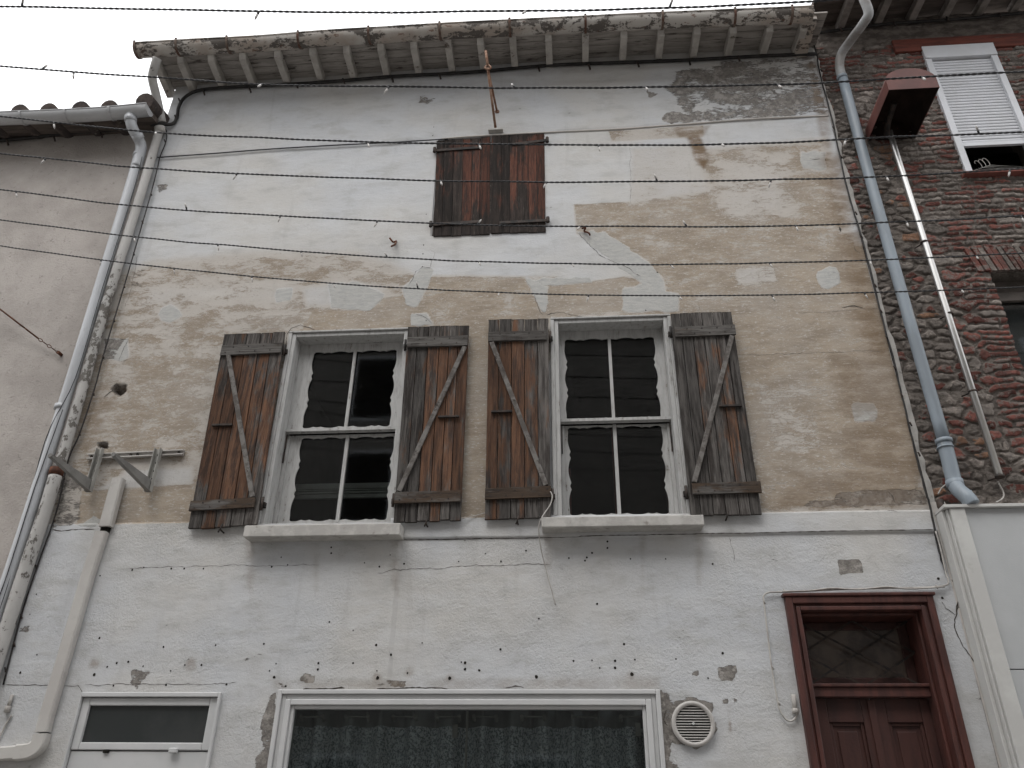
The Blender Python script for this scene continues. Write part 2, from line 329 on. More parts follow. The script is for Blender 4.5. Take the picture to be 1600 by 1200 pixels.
ZTOP = P(740, 105).z + .06
Z_BAND_T = (P(200, 826).z + P(1300, 792).z) / 2; Z_BAND_B = (P(625, 845).z + P(1457, 829).z) / 2
X_STEP = P(626, 830).x
Z_RIDGE = lambda x: float(np.interp(x, [P(248, 246).x, P(680, 219).x, P(852, 207).x, P(1290, 181).x], [P(248, 246).z, P(680, 219).z, P(852, 207).z, P(1290, 181).z]))

# ------------------------------------------------------------------ setting
tag(MB().box(-60, 60, -60, 60, -.2, 0).build('ground', M['paving']), kind='structure')
g_ = MB().box(-30, 30, -1.3, -.004, 0.004, .12); tag(g_.build('pavement', M['paving'], bevel=.01), kind='structure')

# the house across the street, behind the camera: it shades the street and shows dark in the window panes
oh = thing('opposite_house', (0, -8.2, 0), 'dull beige house across the street, facing the peeling facade', 'house')
MB().box(-14, 14, -12.5, -8.2, 0, 10.6).build('wall', M['oppo'], oh)
MB().box(-14.2, 14.2, -12.7, -7.75, 10.603, 10.8).build('roof', M['dsoffit'], oh)
for ox in (-10.5, -7.2, -3.9, -.6, 2.7, 6.0, 9.3):
    for oz in (1.2, 4.0, 6.6, 8.7):
        f_ = MB().box(ox - .5, ox + .5, -8.22, -8.17, oz, oz + 1.5).build('window', M['slat'], oh); MB().box(ox - .42, ox + .42, -8.165, -8.16, oz + .08, oz + 1.42).build('pane', M['dark'], f_)
# ------------------------------------------------------------------ plaster house
house = thing('plaster_house', (0, 0, 0), 'tall old house with peeling white and ochre plaster, weathered wooden shutters and an oxblood door', 'house')

def grid_axis(lo, hi, step, keys):
    ks = sorted(set([lo, hi] + [k for k in keys if lo < k < hi])); out = []
    for a, b in zip(ks[:-1], ks[1:]):
        n = max(1, int(round((b - a) / step))); out += list(np.linspace(a, b, n + 1)[:-1])
    return np.array(out + [hi])
def poly_sd(X, Z, poly):
    """signed distance (negative inside)"""
    d = np.full(X.shape, 1e9); inside = np.zeros(X.shape, bool); n = len(poly)
    for i in range(n):
        ax, az = poly[i]; bx, bz = poly[(i + 1) % n]; ex, ez = bx - ax, bz - az
        t = np.clip(((X - ax) * ex + (Z - az) * ez) / (ex * ex + ez * ez + 1e-12), 0, 1)
        d = np.minimum(d, np.hypot(X - ax - t * ex, Z - az - t * ez))
        c = ((az > Z) != (bz > Z)) & (X < (bx - ax) * (Z - az) / (bz - az + 1e-12) + ax); inside ^= c
    return np.where(inside, -d, d)
gx = grid_axis(XL, XR, .015, [v for o in OPEN for v in o[:2]] + [X_STEP])
gz = grid_axis(0, ZTOP, .015, [v for o in OPEN for v in o[2:]] + [Z_BAND_T, Z_BAND_T + .004, Z_BAND_B, Z_BAND_B - .004])
GX, GZ = np.meshgrid(gx, gz)
def paint(arr, px, val, feather=.04):
    q = [(P(a, b).x, P(a, b).z) for a, b in px]; xs = [a for a, b in q]; zs = [b for a, b in q]; f2 = feather * 1.5
    i0, i1 = np.searchsorted(gx, [min(xs) - f2, max(xs) + f2]); j0, j1 = np.searchsorted(gz, [min(zs) - f2, max(zs) + f2])
    if i1 <= i0 or j1 <= j0: return
    s_ = (slice(j0, j1), slice(i0, i1)); d = poly_sd(GX[s_], GZ[s_], q)
    k = np.clip(.5 - d / feather, 0, 1); k = k * k * (3 - 2 * k); arr[s_] = arr[s_] * (1 - k) + val * k
def rough(pl, j=2.2, step=9):
    rr = random.Random(int(pl[0][0] * 3 + pl[0][1])); out = []
    for a, b in zip(pl, pl[1:] + pl[:1]):
        n = max(1, int(math.hypot(b[0] - a[0], b[1] - a[1]) / step))
        for k in range(n): t = k / n; out.append((a[0] + (b[0] - a[0]) * t + rr.uniform(-j, j), a[1] + (b[1] - a[1]) * t + rr.uniform(-j, j)))
    return out
def blob(cx, cy, r, ry=None, n=9, jit=.25, seed=0):
    rr = random.Random(seed + int(cx) * 7 + int(cy)); ry = ry or r
    return [(cx + r * (1 + rr.uniform(-jit, jit)) * math.cos(2 * math.pi * k / n), cy + ry * (1 + rr.uniform(-jit, jit)) * math.sin(2 * math.pi * k / n)) for k in range(n)]
TAN = np.zeros(GX.shape); GREY = np.zeros(GX.shape); PATCH = np.zeros(GX.shape); STAIN = np.zeros(GX.shape); STUC = np.zeros(GX.shape)
TAN[:] = -.05
Z1 = P(400, 398).z
paint(TAN, [(180, 425), (240, 404), (420, 392), (560, 392), (640, 420), (655, 440), (640, 520), (300, 830), (60, 835)], .48, .25)
paint(TAN, [(230, 450), (470, 440), (440, 470), (220, 480)], .36, .2)
paint(TAN, [(120, 560), (330, 540), (310, 690), (90, 705)], .54, .2)
paint(TAN, [(490, 487), (590, 482), (580, 470), (634, 462), (660, 480), (640, 512), (470, 516)], .74, .05)
paint(TAN, [(560, 440), (600, 450), (580, 470), (480, 480), (470, 450)], .25, .08)
paint(TAN, [(130, 768), (305, 757), (296, 824), (120, 826)], 1.2, .03)
paint(TAN, [(200, 735), (300, 730), (300, 757), (150, 766)], .22, .06)
paint(TAN, [(640, 430), (870, 432), (860, 470), (860, 560), (760, 812), (640, 800)], .62, .08)
paint(TAN, [(740, 520), (768, 520), (760, 812), (715, 812)], .86, .04)
paint(TAN, [(1000, 240), (1290, 215), (1450, 790), (1190, 800), (1140, 500), (860, 505), (860, 440), (985, 440), (990, 320)], .58, .2)
paint(TAN, [(896, 320), (1000, 314), (1050, 430), (900, 366)], .60, .03)
paint(TAN, [(860, 448), (975, 432), (1000, 440), (973, 486), (860, 494)], .72, .03)
paint(TAN, [(1130, 470), (1380, 440), (1450, 780), (1190, 800)], .67, .3)
paint(TAN, [(1040, 350), (1200, 330), (1370, 400), (1360, 460), (1060, 480)], .60, .15)
paint(TAN, [(1200, 400), (1360, 380), (1440, 700), (1360, 780), (1200, 560)], .74, .3)
paint(TAN, [(1110, 250), (1230, 240), (1240, 330), (1130, 350)], .38, .3)
paint(TAN, [(985, 232), (1090, 220), (1110, 300), (985, 320)], .30, .12)
paint(TAN, [(1180, 600), (1260, 590), (1290, 700), (1210, 720)], .52, .12)
paint(TAN, [(950, 205), (1100, 195), (1100, 215), (955, 222)], .46, .03)
paint(TAN, [(1150, 420), (1210, 415), (1215, 440), (1150, 446)], .35, .05)
# dusty repairs
for pl in ([(903, 362), (945, 364), (980, 385), (1012, 410), (1036, 440), (1040, 465), (1010, 465), (1004, 442), (960, 412), (925, 385)],
           [(973, 449), (1009, 446), (1009, 460), (1059, 458), (1060, 487), (973, 486)],
           [(635, 478), (630, 448), (660, 418), (678, 420), (668, 450), (650, 482)],
           [(820, 432), (856, 450), (855, 488), (848, 488)], [(640, 490), (665, 488), (676, 508), (640, 508)],
           [(832, 436), (920, 432), (925, 440), (850, 446)],
           blob(1295, 434, 19, 17, 12, .12), [(1329, 629), (1366, 628), (1372, 650), (1368, 658), (1336, 658)],
           [(1251, 238), (1288, 237), (1290, 262), (1280, 266), (1254, 260)], blob(266, 491, 17, 12, 8, .15), [(434, 450), (457, 450), (452, 470), (430, 472)],
           [(515, 445), (520, 480), (580, 486), (600, 460), (560, 440)], [(165, 530), (201, 530), (200, 560), (185, 566), (165, 560)],
           [(130, 815), (120, 823), (150, 824), (160, 815), (145, 808)]):
    pl = rough(pl); paint(PATCH, pl, .9, .035)
    paint(TAN, pl, .0, .03)
# bare cement
for pl, v_, f_ in (([(1052, 112), (1150, 95), (1272, 88), (1296, 178), (1200, 186), (1120, 190), (1085, 192), (1068, 175), (1052, 150), (1040, 140), (1050, 128)], .64, .09),
               ([(1031, 186), (1042, 178), (1062, 176), (1082, 184), (1080, 192), (1050, 194), (1038, 192)], .95, .015),
               ([(1011, 144), (1028, 148), (1015, 156)], 1.0, .01), ([(654, 152), (664, 149), (671, 158), (680, 151), (683, 158), (668, 166), (655, 164)], .42, .02),
               ([(1250, 794), (1262, 785), (1300, 782), (1305, 772), (1320, 768), (1440, 763), (1456, 788)], .66, .02),
               ([(1030, 1078), (1047, 1087), (1052, 1108), (1050, 1120), (1046, 1210), (1060, 1220), (1060, 1240), (1034, 1240), (1031, 1120)], .75, .02),
               ([(1052, 1096), (1065, 1093), (1083, 1089), (1097, 1093), (1114, 1101), (1112, 1120), (1123, 1138), (1118, 1150), (1104, 1154), (1097, 1170), (1085, 1172), (1075, 1165), (1045, 1160), (1048, 1190), (1066, 1200), (1035, 1205), (1036, 1150), (1050, 1110)], .78, .015),
               ([(434, 1080), (423, 1086), (412, 1125), (408, 1150), (412, 1170), (400, 1185), (396, 1240), (420, 1240), (433, 1130)], .8, .02),
               (blob(483, 1061, 10, 9, 9, .15), .9, .01), ([(607, 1064), (636, 1062), (633, 1076), (616, 1074)], .7, .015), ([(205, 1048), (225, 1047), (240, 1052), (228, 1062), (216, 1078), (206, 1068)], .75, .02),
               (blob(1087, 1053, 6, 5), .8, .01), ([(1121, 1042), (1150, 1041), (1153, 1052), (1143, 1064), (1124, 1062)], .95, .01),
               ([(1307, 875), (1342, 874), (1347, 896), (1311, 898)], 1.4, .008), (blob(1134, 1097, 5, 4), .8, .01), (blob(1149, 1095, 5, 4), .7, .01),
               ([(70, 730), (110, 735), (130, 760), (125, 825), (80, 830), (90, 780)], .50, .05), ([(163, 530), (195, 530), (180, 562), (160, 562)], .7, .03),
               ([(245, 290), (262, 288), (262, 296), (248, 300)], .6, .02), ([(205, 420), (235, 415), (222, 450), (200, 455)], .34, .05),
               ([(437, 1066), (470, 1062), (470, 1078), (437, 1078)], .32, .03), (blob(40, 985, 10, 7), .55, .02),
               ([(560, 610), (570, 610)] + [(575, 615)], 0, .01)):
    paint(GREY, pl if v_ > 1.1 else rough(pl, 1.8), v_, f_)
paint(GREY, [(1080, 150), (1110, 155), (1200, 175), (1180, 188), (1100, 188)], .5, .06)
paint(GREY, [(1180, 100), (1260, 95), (1280, 170), (1220, 150)], .52, .1)
# brown stains
paint(STAIN, [(1068, 205), (1085, 198), (1100, 225), (1108, 250), (1100, 264), (1085, 250), (1078, 225)], .95, .04)
paint(STAIN, [(1050, 200), (1110, 196), (1100, 212), (1060, 215)], .5, .04)
paint(STAIN, [(1285, 250), (1315, 240), (1465, 790), (1400, 792), (1370, 640), (1330, 460)], .72, .22)
paint(STAIN, [(1300, 560), (1420, 560), (1450, 780), (1330, 770)], .50, .2)
paint(STAIN, [(1260, 95), (1285, 90), (1300, 240), (1290, 260)], .55, .06)
paint(STAIN, [(1137, 1105), (1142, 1105), (1142, 1145), (1138, 1145)], .6, .015)
paint(STAIN, [(1210, 800), (1240, 740), (1450, 740), (1450, 790)], .45, .1)
paint(STAIN, [(90, 700), (150, 600), (200, 590), (140, 700)], .3, .1)
for cx, cy, r_ in ((775, 1055, 0), (590, 1060, 8), (640, 1050, 7), (703, 1060, 6), (985, 1055, 6), (150, 1040, 8), (300, 1040, 10)): 
    if r_: paint(STAIN, blob(cx, cy, r_, r_), .45, .03)
paint(STAIN, [(430, 1066), (1030, 1058), (1030, 1078), (430, 1080)], .28, .05)
for xa_, xb_, yv in ((385, 400, 845), (610, 626, 845), (850, 862, 838), (1085, 1098, 835), (490, 500, 848), (1000, 1008, 838)): paint(STAIN, [(xa_, yv), (xb_, yv), (xb_ - 4, yv + 90), (xa_ + 3, yv + 70)], .30, .05)
# keep stucco region clean of the ochre mask
zb = np.clip((Z_BAND_T - GZ) / .02, 0, 1)
TAN = TAN * (1 - zb) + (-.35) * zb; 
STUC = np.clip((Z_BAND_B + .02 - GZ) / .03, 0, 1); STUC = np.maximum(STUC, np.where((GX < X_STEP) & (GZ < Z_BAND_T), 1, 0)); STUC = np.maximum(STUC, .12); paint(STUC, [(1462, 830), (1560, 830), (1640, 1260), (1520, 1260)], .3, .05)
# real relief: lower coat proud of the upper wall, smooth band proud of the lower coat
def vnoise(X, Z, s, seed):
    r_ = np.random.RandomState(seed); T = r_.rand(97, 97); x = X / s + 50; z = Z / s; xi = np.floor(x).astype(int); zi = np.floor(z).astype(int); fx = x - xi; fz = z - zi
    fx = fx * fx * (3 - 2 * fx); fz = fz * fz * (3 - 2 * fz); g = lambda a, b: T[a % 97, b % 97]
    return (g(xi, zi) * (1 - fx) + g(xi + 1, zi) * fx) * (1 - fz) + (g(xi, zi + 1) * (1 - fx) + g(xi + 1, zi + 1) * fx) * fz - .5
GY = -.012 * vnoise(GX, GZ, .9, 1) - .006 * vnoise(GX, GZ, .3, 2) - .0022 * vnoise(GX, GZ, .09, 3)
low = (GZ <= Z_BAND_T + .001); GY = np.where(low, GY - .022, GY)
rec = (GZ <= Z_BAND_B - .003) & (GX > X_STEP); GY = np.where(rec, GY + .012, GY)
rid = np.array([Z_RIDGE(x) for x in gx])[None, :]; GY = np.where(GZ > rid, GY - .008, GY)
for o in OPEN:                                            # keep wall flat at the openings
    dx = np.maximum(np.maximum(o[0] - GX, GX - o[1]), 0); dz = np.maximum(np.maximum(o[2] - GZ, GZ - o[3]), 0); dd = np.clip(np.hypot(dx, dz) / .15, 0, 1)
    base = np.where(low, np.where(rec, -.010, -.022), 0.0); GY = GY * dd + base * (1 - dd)
# broken holes in the plaster
HOLES = [(187, 608, 11, 9), (160, 696, 8, 5)]
for hx_, hy_, rx_, ry_ in HOLES:
    q = [(P(a, b).x, P(a, b).z) for a, b in blob(hx_, hy_, rx_, ry_, 8, .35)]; d = poly_sd(GX, GZ, q); k = np.clip(-d / .012, 0, 1); GY = GY + .07 * k; GREY = np.where(d < .006, 1.0, GREY); STAIN = np.where(d < .0, .5, STAIN)
nxg, nzg = len(gx), len(gz)
wall = MB()
verts = np.stack([GX, GY, GZ], -1).reshape(-1, 3)
wall.v = [tuple(map(float, r_)) for r_ in verts]; wall.w = [0.0] * len(wall.v)
cxs = (gx[:-1] + gx[1:]) / 2; czs = (gz[:-1] + gz[1:]) / 2; CX, CZ = np.meshgrid(cxs, czs); keep = np.ones(CX.shape, bool)
for o in OPEN: keep &= ~((CX > o[0]) & (CX < o[1]) & (CZ > o[2]) & (CZ < o[3]))
for j in range(nzg - 1):
    for i in range(nxg - 1):
        if keep[j, i]: a = j * nxg + i; wall.face((a, a + 1, a + 1 + nxg, a + nxg), True)
NGRID = len(wall.v)
# sides and top so that the wall is a solid slab
def ys(x, z): return -.010 if (z < Z_BAND_B and x > X_STEP) else (-.022 if z < Z_BAND_T else 0)
DEPTH = .30
wall.box(XR - .002, XR, .004, DEPTH, 0, ZTOP); wall.box(XL, XL + .002, .004, 3.0, 0, ZTOP)
for o, dep in ((OP_L, .2), (OP_R, .2), (OP_LOFT, .07), (OP_PVC, .14), (OP_SHOP, .16), (OP_DOOR, .3)):
    x0, x1, z0, z1 = o; y0 = ys((x0 + x1) / 2, z1 - .01)
    for a, b in (((x0, z0), (x0, z1)), ((x0, z1), (x1, z1)), ((x1, z1), (x1, z0)), ((x1, z0), (x0, z0))):
        q = [wall.vert((a[0], y0, a[1])), wall.vert((a[0], dep, a[1])), wall.vert((b[0], dep, b[1])), wall.vert((b[0], y0, b[1]))]; wall.face(q)
# drill holes, cracks and the shade line painted under the band: marks in the wall's own surface
def wall_y(x, z):
    i = int(np.clip(np.searchsorted(gx, x), 1, nxg - 1)); j = int(np.clip(np.searchsorted(gz, z), 1, nzg - 1)); return float(GY[j - 1:j + 1, i - 1:i + 1].min())
DOTS = [(519, 857, 2), (519, 866, 2), (441, 872, 1.4), (426, 887, 2), (451, 884, 1.4), (571, 881, 1.4), (594, 887, 2), (632, 882, 2), (611, 869, 1.3), (717, 878, 1.5), (783, 878, 1.7), (759, 866, 1.2),
        (209, 892, 2), (227, 888, 1.4), (270, 890, 2), (290, 890, 2), (320, 890, 1.8), (949, 847, 2), (949, 857, 2), (925, 865, 2), (917, 872, 2), (914, 877, 1.8), (889, 873, 1.8), (822, 861, 2), (985, 874, 1.5), (1040, 874, 1.5),
        (1113, 882, 2), (159, 901, 1.6), (158, 998, 2), (258, 1012, 2), (339, 1009, 1.6), (414, 1007, 2), (516, 973, 1.6), (553, 986, 1.3), (589, 1009, 2.2), (612, 1024, 2.2), (660, 1005, 1.4), (782, 1015, 2.2), (499, 1037, 2.2), (498, 1047, 2.2),
        (553, 1037, 1.8), (433, 1038, 1.4), (423, 1049, 1.6), (430, 1059, 2.6), (448, 1073, 2), (591, 1060, 3), (590, 1049, 1.4), (727, 1036, 2.6), (727, 1046, 2.4), (749, 1048, 2.2), (721, 1035, 1.5), (703, 1060, 3), (637, 1052, 1.6),
        (838, 1058, 3), (896, 1033, 2), (925, 1032, 1.6), (937, 1044, 1.6), (961, 1033, 2.4), (961, 1044, 2.4), (987, 1054, 3.2), (992, 1031, 1.7), (975, 1007, 2.4), (933, 944, 2), (842, 967, 1.6), (1056, 1030, 1.5), (1129, 1021, 2.2), (1106, 1060, 1.5),
        (150, 1055, 3), (35, 1052, 2.4), (61, 1024, 1.6), (170, 1043, 1.8), (185, 1037, 2), (203, 1035, 2), (226, 1042, 1.6), (269, 1049, 1.5), (291, 1040, 1.6), (317, 1040, 2), (356, 1070, 2.2), (262, 1071, 2), (180, 1072, 1.8), (1465, 905, 2.6), (1471, 935, 2.4),
        (60, 930, 1.5), (50, 961, 1.2), (666, 501, 1.3), (662, 383, 1.6), (661, 397, 1.6), (660, 417, 1.4), (678, 200, 1.4), (676, 213, 1.4), (1027, 426, 1.6), (1009, 485, 1.5), (666, 335, 1.3), (1391, 113, 1.2), (1290, 250, 1.6), (677, 212, 1.2)]
wall.cur = 1
for px, py, r_ in DOTS:
    p = P(px, py); y_ = wall_y(p.x, p.z) - .0016; rr = r_ * .0033 * 1.1
    if p.x < XL + .02 or p.x > XR - .02: continue
    ids = [wall.vert((p.x + rr * math.cos(k * math.pi / 4) * random.uniform(.8, 1.15), y_, p.z + rr * math.sin(k * math.pi / 4) * random.uniform(.85, 1.2))) for k in range(8)]; wall.face(ids)
def crack_or_shade_line(px, wdt=.003, jit=.006, seg=.02, mat=2):
    wall.cur = mat; q = [P(a, b) for a, b in px]; pts = []
    for a, b in zip(q[:-1], q[1:]):
        n = max(1, int((b - a).length / seg))
        for k in range(n): pts.append(a.lerp(b, k / n))
    pts.append(q[-1]); off = 0; L = []
    for i, p in enumerate(pts):
        t = (pts[min(i + 1, len(pts) - 1)] - pts[max(i - 1, 0)]).normalized(); nn = Vector((-t.z, 0, t.x)); off = off * .7 + random.uniform(-jit, jit)
        p2 = p + nn * off; wd = wdt * random.uniform(.35, 1.3) * (0.3 if i in (0, len(pts) - 1) else 1); y_ = wall_y(p2.x, p2.z) - .0014
        L.append((wall.vert((p2.x - nn.x * wd / 2, y_, p2.z - nn.z * wd / 2)), wall.vert((p2.x + nn.x * wd / 2, y_, p2.z + nn.z * wd / 2))))
    for a, b in zip(L[:-1], L[1:]): wall.face((a[0], b[0], b[1], a[1]))
crack_or_shade_line([(1484, 900), (1497, 928), (1495, 955), (1491, 975), (1502, 1005), (1520, 1030), (1532, 1045)][:4], .006)
crack_or_shade_line([(448, 525), (456, 514), (470, 509), (490, 516), (510, 517), (560, 514), (600, 515), (640, 512)], .006, .008)
crack_or_shade_line([(448, 525), (446, 560), (450, 580)], .004)
crack_or_shade_line([(905, 366), (918, 380), (935, 397), (960, 410), (972, 414), (990, 426), (1000, 431)], .004)
crack_or_shade_line([(640, 445), (650, 425), (660, 418), (672, 420), (679, 395), (672, 390)], .003)
crack_or_shade_line([(650, 490), (665, 495), (676, 508)], .003); crack_or_shade_line([(835, 460), (842, 480), (850, 493)], .003)
crack_or_shade_line([(853, 492), (870, 488), (900, 494), (930, 497), (960, 495), (1042, 491)], .005, .006)
crack_or_shade_line([(625, 845), (800, 842), (980, 838), (1457, 829)], .006, .001)  # shade under the band's lower edge, painted as a thin dark strip
crack_or_shade_line([(8, 1070), (125, 1072), (133, 1085)], .004, .003); crack_or_shade_line([(135, 1071), (250, 1070), (370, 1068)], .003, .005)
crack_or_shade_line([(200, 889), (330, 886), (480, 884), (500, 886)], .0025, .005); crack_or_shade_line([(590, 896), (640, 890), (800, 882), (860, 884)], .003, .006)
crack_or_shade_line([(475, 1077), (540, 1076)], .012, .003); crack_or_shade_line([(590, 1077), (640, 1075), (700, 1076)], .007, .003); crack_or_shade_line([(790, 1075), (805, 1073), (818, 1076)], .010, .004)
crack_or_shade_line([(1315, 480), (1335, 478), (1348, 482)], .010, .006); crack_or_shade_line([(1311, 354), (1313, 362)], .016, .006); crack_or_shade_line([(1265, 248), (1282, 249)], .006, .006)
crack_or_shade_line([(1334, 384), (1343, 395)], .008, .01)
crack_or_shade_line([(1140, 840), (1147, 878)], .0025); crack_or_shade_line([(1350, 795), (1400, 800)], .0025); crack_or_shade_line([(1388, 768), (1394, 776), (1398, 785)], .006)
crack_or_shade_line([(162, 620), (175, 610), (185, 602)], .008); crack_or_shade_line([(84, 828), (120, 829), (150, 826)], .006, .006)
crack_or_shade_line([(1042, 1110), (1038, 1125), (1043, 1135)], .007); crack_or_shade_line([(200, 562), (186, 566), (185, 562), (201, 530), (168, 529)], .003, .004)
crack_or_shade_line([(215, 400), (205, 450), (195, 480)], .0025); crack_or_shade_line([(1250, 490), (1340, 484), (1380, 482)], .0022); crack_or_shade_line([(1150, 555), (1380, 548)], .0022)
crack_or_shade_line([(985, 230), (984, 270), (986, 318)], .0022)
crack_or_shade_line([(155, 560), (160, 700)], .0)
wo_ = wall.build('wall', [M['facade'], M['hole'], M['crack_or_shade_line']], house)
me = wo_.data
for nm, arr in (('tan', TAN), ('grey', GREY), ('patch', PATCH), ('stucco', STUC), ('stain', STAIN)):
    full = np.zeros(len(me.vertices), np.float32); full[:NGRID] = arr.reshape(-1)
    a = me.attributes.new(nm, 'FLOAT', 'POINT'); a.data.foreach_set('value', full)
# plaster ledge line under the eaves coat, and the rough corner strip
mb = MB(); pts = [P(a, b, -.006) for a, b in ((690, 217), (740, 213), (852, 207), (960, 202), (1060, 195), (1180, 186), (1294, 181))]
mb.cw = .2; mb.tube(smooth(pts, 8), .009, 8); mb.build('plaster_ledge', M['cream'], house)
mb = MB(); N = 60; xr = XR
prev = None
for k in range(N + 1):
    z = lerp(P(1465, 785).z, ZTOP, k / N); wv = .028 + random.uniform(0, .028); c = [mb.vert((xr - .0, -.008, z)), mb.vert((xr + wv, .004 + random.uniform(0, .01), z)), mb.vert((xr + wv + .004, .05, z))]
    if prev: mb.face((prev[0], prev[1], c[1], c[0])); mb.face((prev[1], prev[2], c[2], c[1]))
    prev = c
mb.build('corner_render', M['stone'], house)
mb = MB(); prev = None
for k in range(N + 1):
    z = lerp(.1, P(1465, 785).z, k / N); c = [mb.vert((xr, -.012, z)), mb.vert((xr + .10, -.010, z)), mb.vert((xr + .10, .05, z))]
    if prev: mb.face((prev[0], prev[1], c[1], c[0])); mb.face((prev[1], prev[2], c[2], c[1]))
    prev = c
mb.cur = 1
def crackstrip(mb, px, wdt, y_):
    q = smooth([P(a, b, y_) for a, b in px], 5); L = []
    for i, p in enumerate(q):
        t = (q[min(i + 1, len(q) - 1)] - q[max(i - 1, 0)]).normalized(); nn = Vector((-t.z, 0, t.x)); wd = wdt * random.uniform(.4, 1.3); p2 = p + nn * random.uniform(-.004, .004)
        L.append((mb.vert(p2 - nn * wd / 2), mb.vert(p2 + nn * wd / 2)))
    for a, b in zip(L[:-1], L[1:]): mb.face((a[0], b[0], b[1], a[1]))
crackstrip(mb, [(1489, 905), (1497, 928), (1494, 960), (1492, 980), (1502, 1005), (1520, 1030), (1532, 1048)], .006, -.014)
crackstrip(mb, [(1497, 948), (1508, 953), (1513, 965)], .004, -.014); crackstrip(mb, [(1493, 960), (1480, 952), (1472, 940)], .004, -.014); crackstrip(mb, [(1520, 1030), (1528, 1040), (1530, 1022)], .004, -.014)
mb.build('side_pier', [M['cream'], M['crack_or_shade_line']], house)
# dark rooms behind the openings
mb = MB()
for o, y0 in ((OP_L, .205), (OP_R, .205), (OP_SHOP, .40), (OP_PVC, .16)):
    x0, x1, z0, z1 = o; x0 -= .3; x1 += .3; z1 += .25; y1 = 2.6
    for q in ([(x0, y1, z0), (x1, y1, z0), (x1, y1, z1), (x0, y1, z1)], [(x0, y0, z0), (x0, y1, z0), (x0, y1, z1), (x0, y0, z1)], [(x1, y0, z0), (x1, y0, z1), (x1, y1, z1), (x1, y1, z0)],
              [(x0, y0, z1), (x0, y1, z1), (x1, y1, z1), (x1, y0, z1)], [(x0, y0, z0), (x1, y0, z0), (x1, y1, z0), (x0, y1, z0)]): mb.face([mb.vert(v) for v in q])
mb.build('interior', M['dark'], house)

# ---- sash windows with scalloped frames
def scallop(a, b, inward, amp=.016, lobes=5, n=84):
    """wavy edge from a to b (xz), moving towards the opening by an ogee pattern"""
    out = []; kn = [0, .0001, .29, .36, .64, .71, .9999, 1] if lobes == 5 else [0, .0001, .13, .21, .42, .58, .79, .87, .9999, 1]
    for k in range(n):
        t = k / n; i = max(j for j in range(len(kn) - 1) if kn[j] <= t); u = (t - kn[i]) / (kn[i + 1] - kn[i]); L = kn[i + 1] - kn[i]
        sn = max(0, math.sin(math.pi * u)); h = amp * (1 - sn ** .8 * min(1, .45 + L * 2.4)) if i % 2 == 1 else amp * (1 - .5 * sn ** .7); h *= (.72 if abs(inward[1]) > 0 else 1)
        end = min(t, 1 - t); h *= min(1, end * 10) ; out.append((a[0] + (b[0] - a[0]) * t + inward[0] * h, a[1] + (b[1] - a[1]) * t + inward[1] * h))
    return out
def scallop_frame(mb, o, g, y0, y1, amp=.022, lobes=(7, 5)):
    x0, x1, z0, z1 = g; X0, X1, Z0, Z1 = o; r_ = .035
    inner = scallop((x0, z0), (x1, z0), (0, 1), amp, lobes[0]) + scallop((x1, z0), (x1, z1), (-1, 0), amp, lobes[1]) + scallop((x1, z1), (x0, z1), (0, -1), amp, lobes[0]) + scallop((x0, z1), (x0, z0), (1, 0), amp, lobes[1])
    n = len(inner) // 4; outer = []
    for s_, (a, b) in enumerate((((X0, Z0), (X1, Z0)), ((X1, Z0), (X1, Z1)), ((X1, Z1), (X0, Z1)), ((X0, Z1), (X0, Z0)))):
        for k in range(n): t = k / n; outer.append((a[0] + (b[0] - a[0]) * t, a[1] + (b[1] - a[1]) * t))
    # round the corners of the opening a little
    cx, cz = (x0 + x1) / 2, (z0 + z1) / 2
    fi = []
    for (x, z) in inner:
        for (kx, kz) in ((x0, z0), (x1, z0), (x1, z1), (x0, z1)):
            sx = 1 if kx == x0 else -1; sz = 1 if kz == z0 else -1; dx = (x - kx) * sx; dz = (z - kz) * sz
            if dx < r_ and dz < r_:
                vx, vz = r_ - dx, r_ - dz; L = math.hypot(vx, vz)
                if L > r_: x = kx + sx * (r_ - vx / L * r_); z = kz + sz * (r_ - vz / L * r_)
        fi.append((x, z))
    N = len(fi); A = [mb.vert((p[0], y0, p[1])) for p in outer]; B = [mb.vert((p[0], y0, p[1])) for p in fi]; D = [mb.vert((p[0], y1, p[1])) for p in fi]; E = [mb.vert((p[0], y1, p[1])) for p in outer]
    for k in range(N):
        j = (k + 1) % N; mb.face((A[k], A[j], B[j], B[k])); mb.face((B[k], B[j], D[j], D[k])); mb.face((A[j], A[k], E[k], E[j])); mb.face((D[k], D[j], E[j], E[k]))
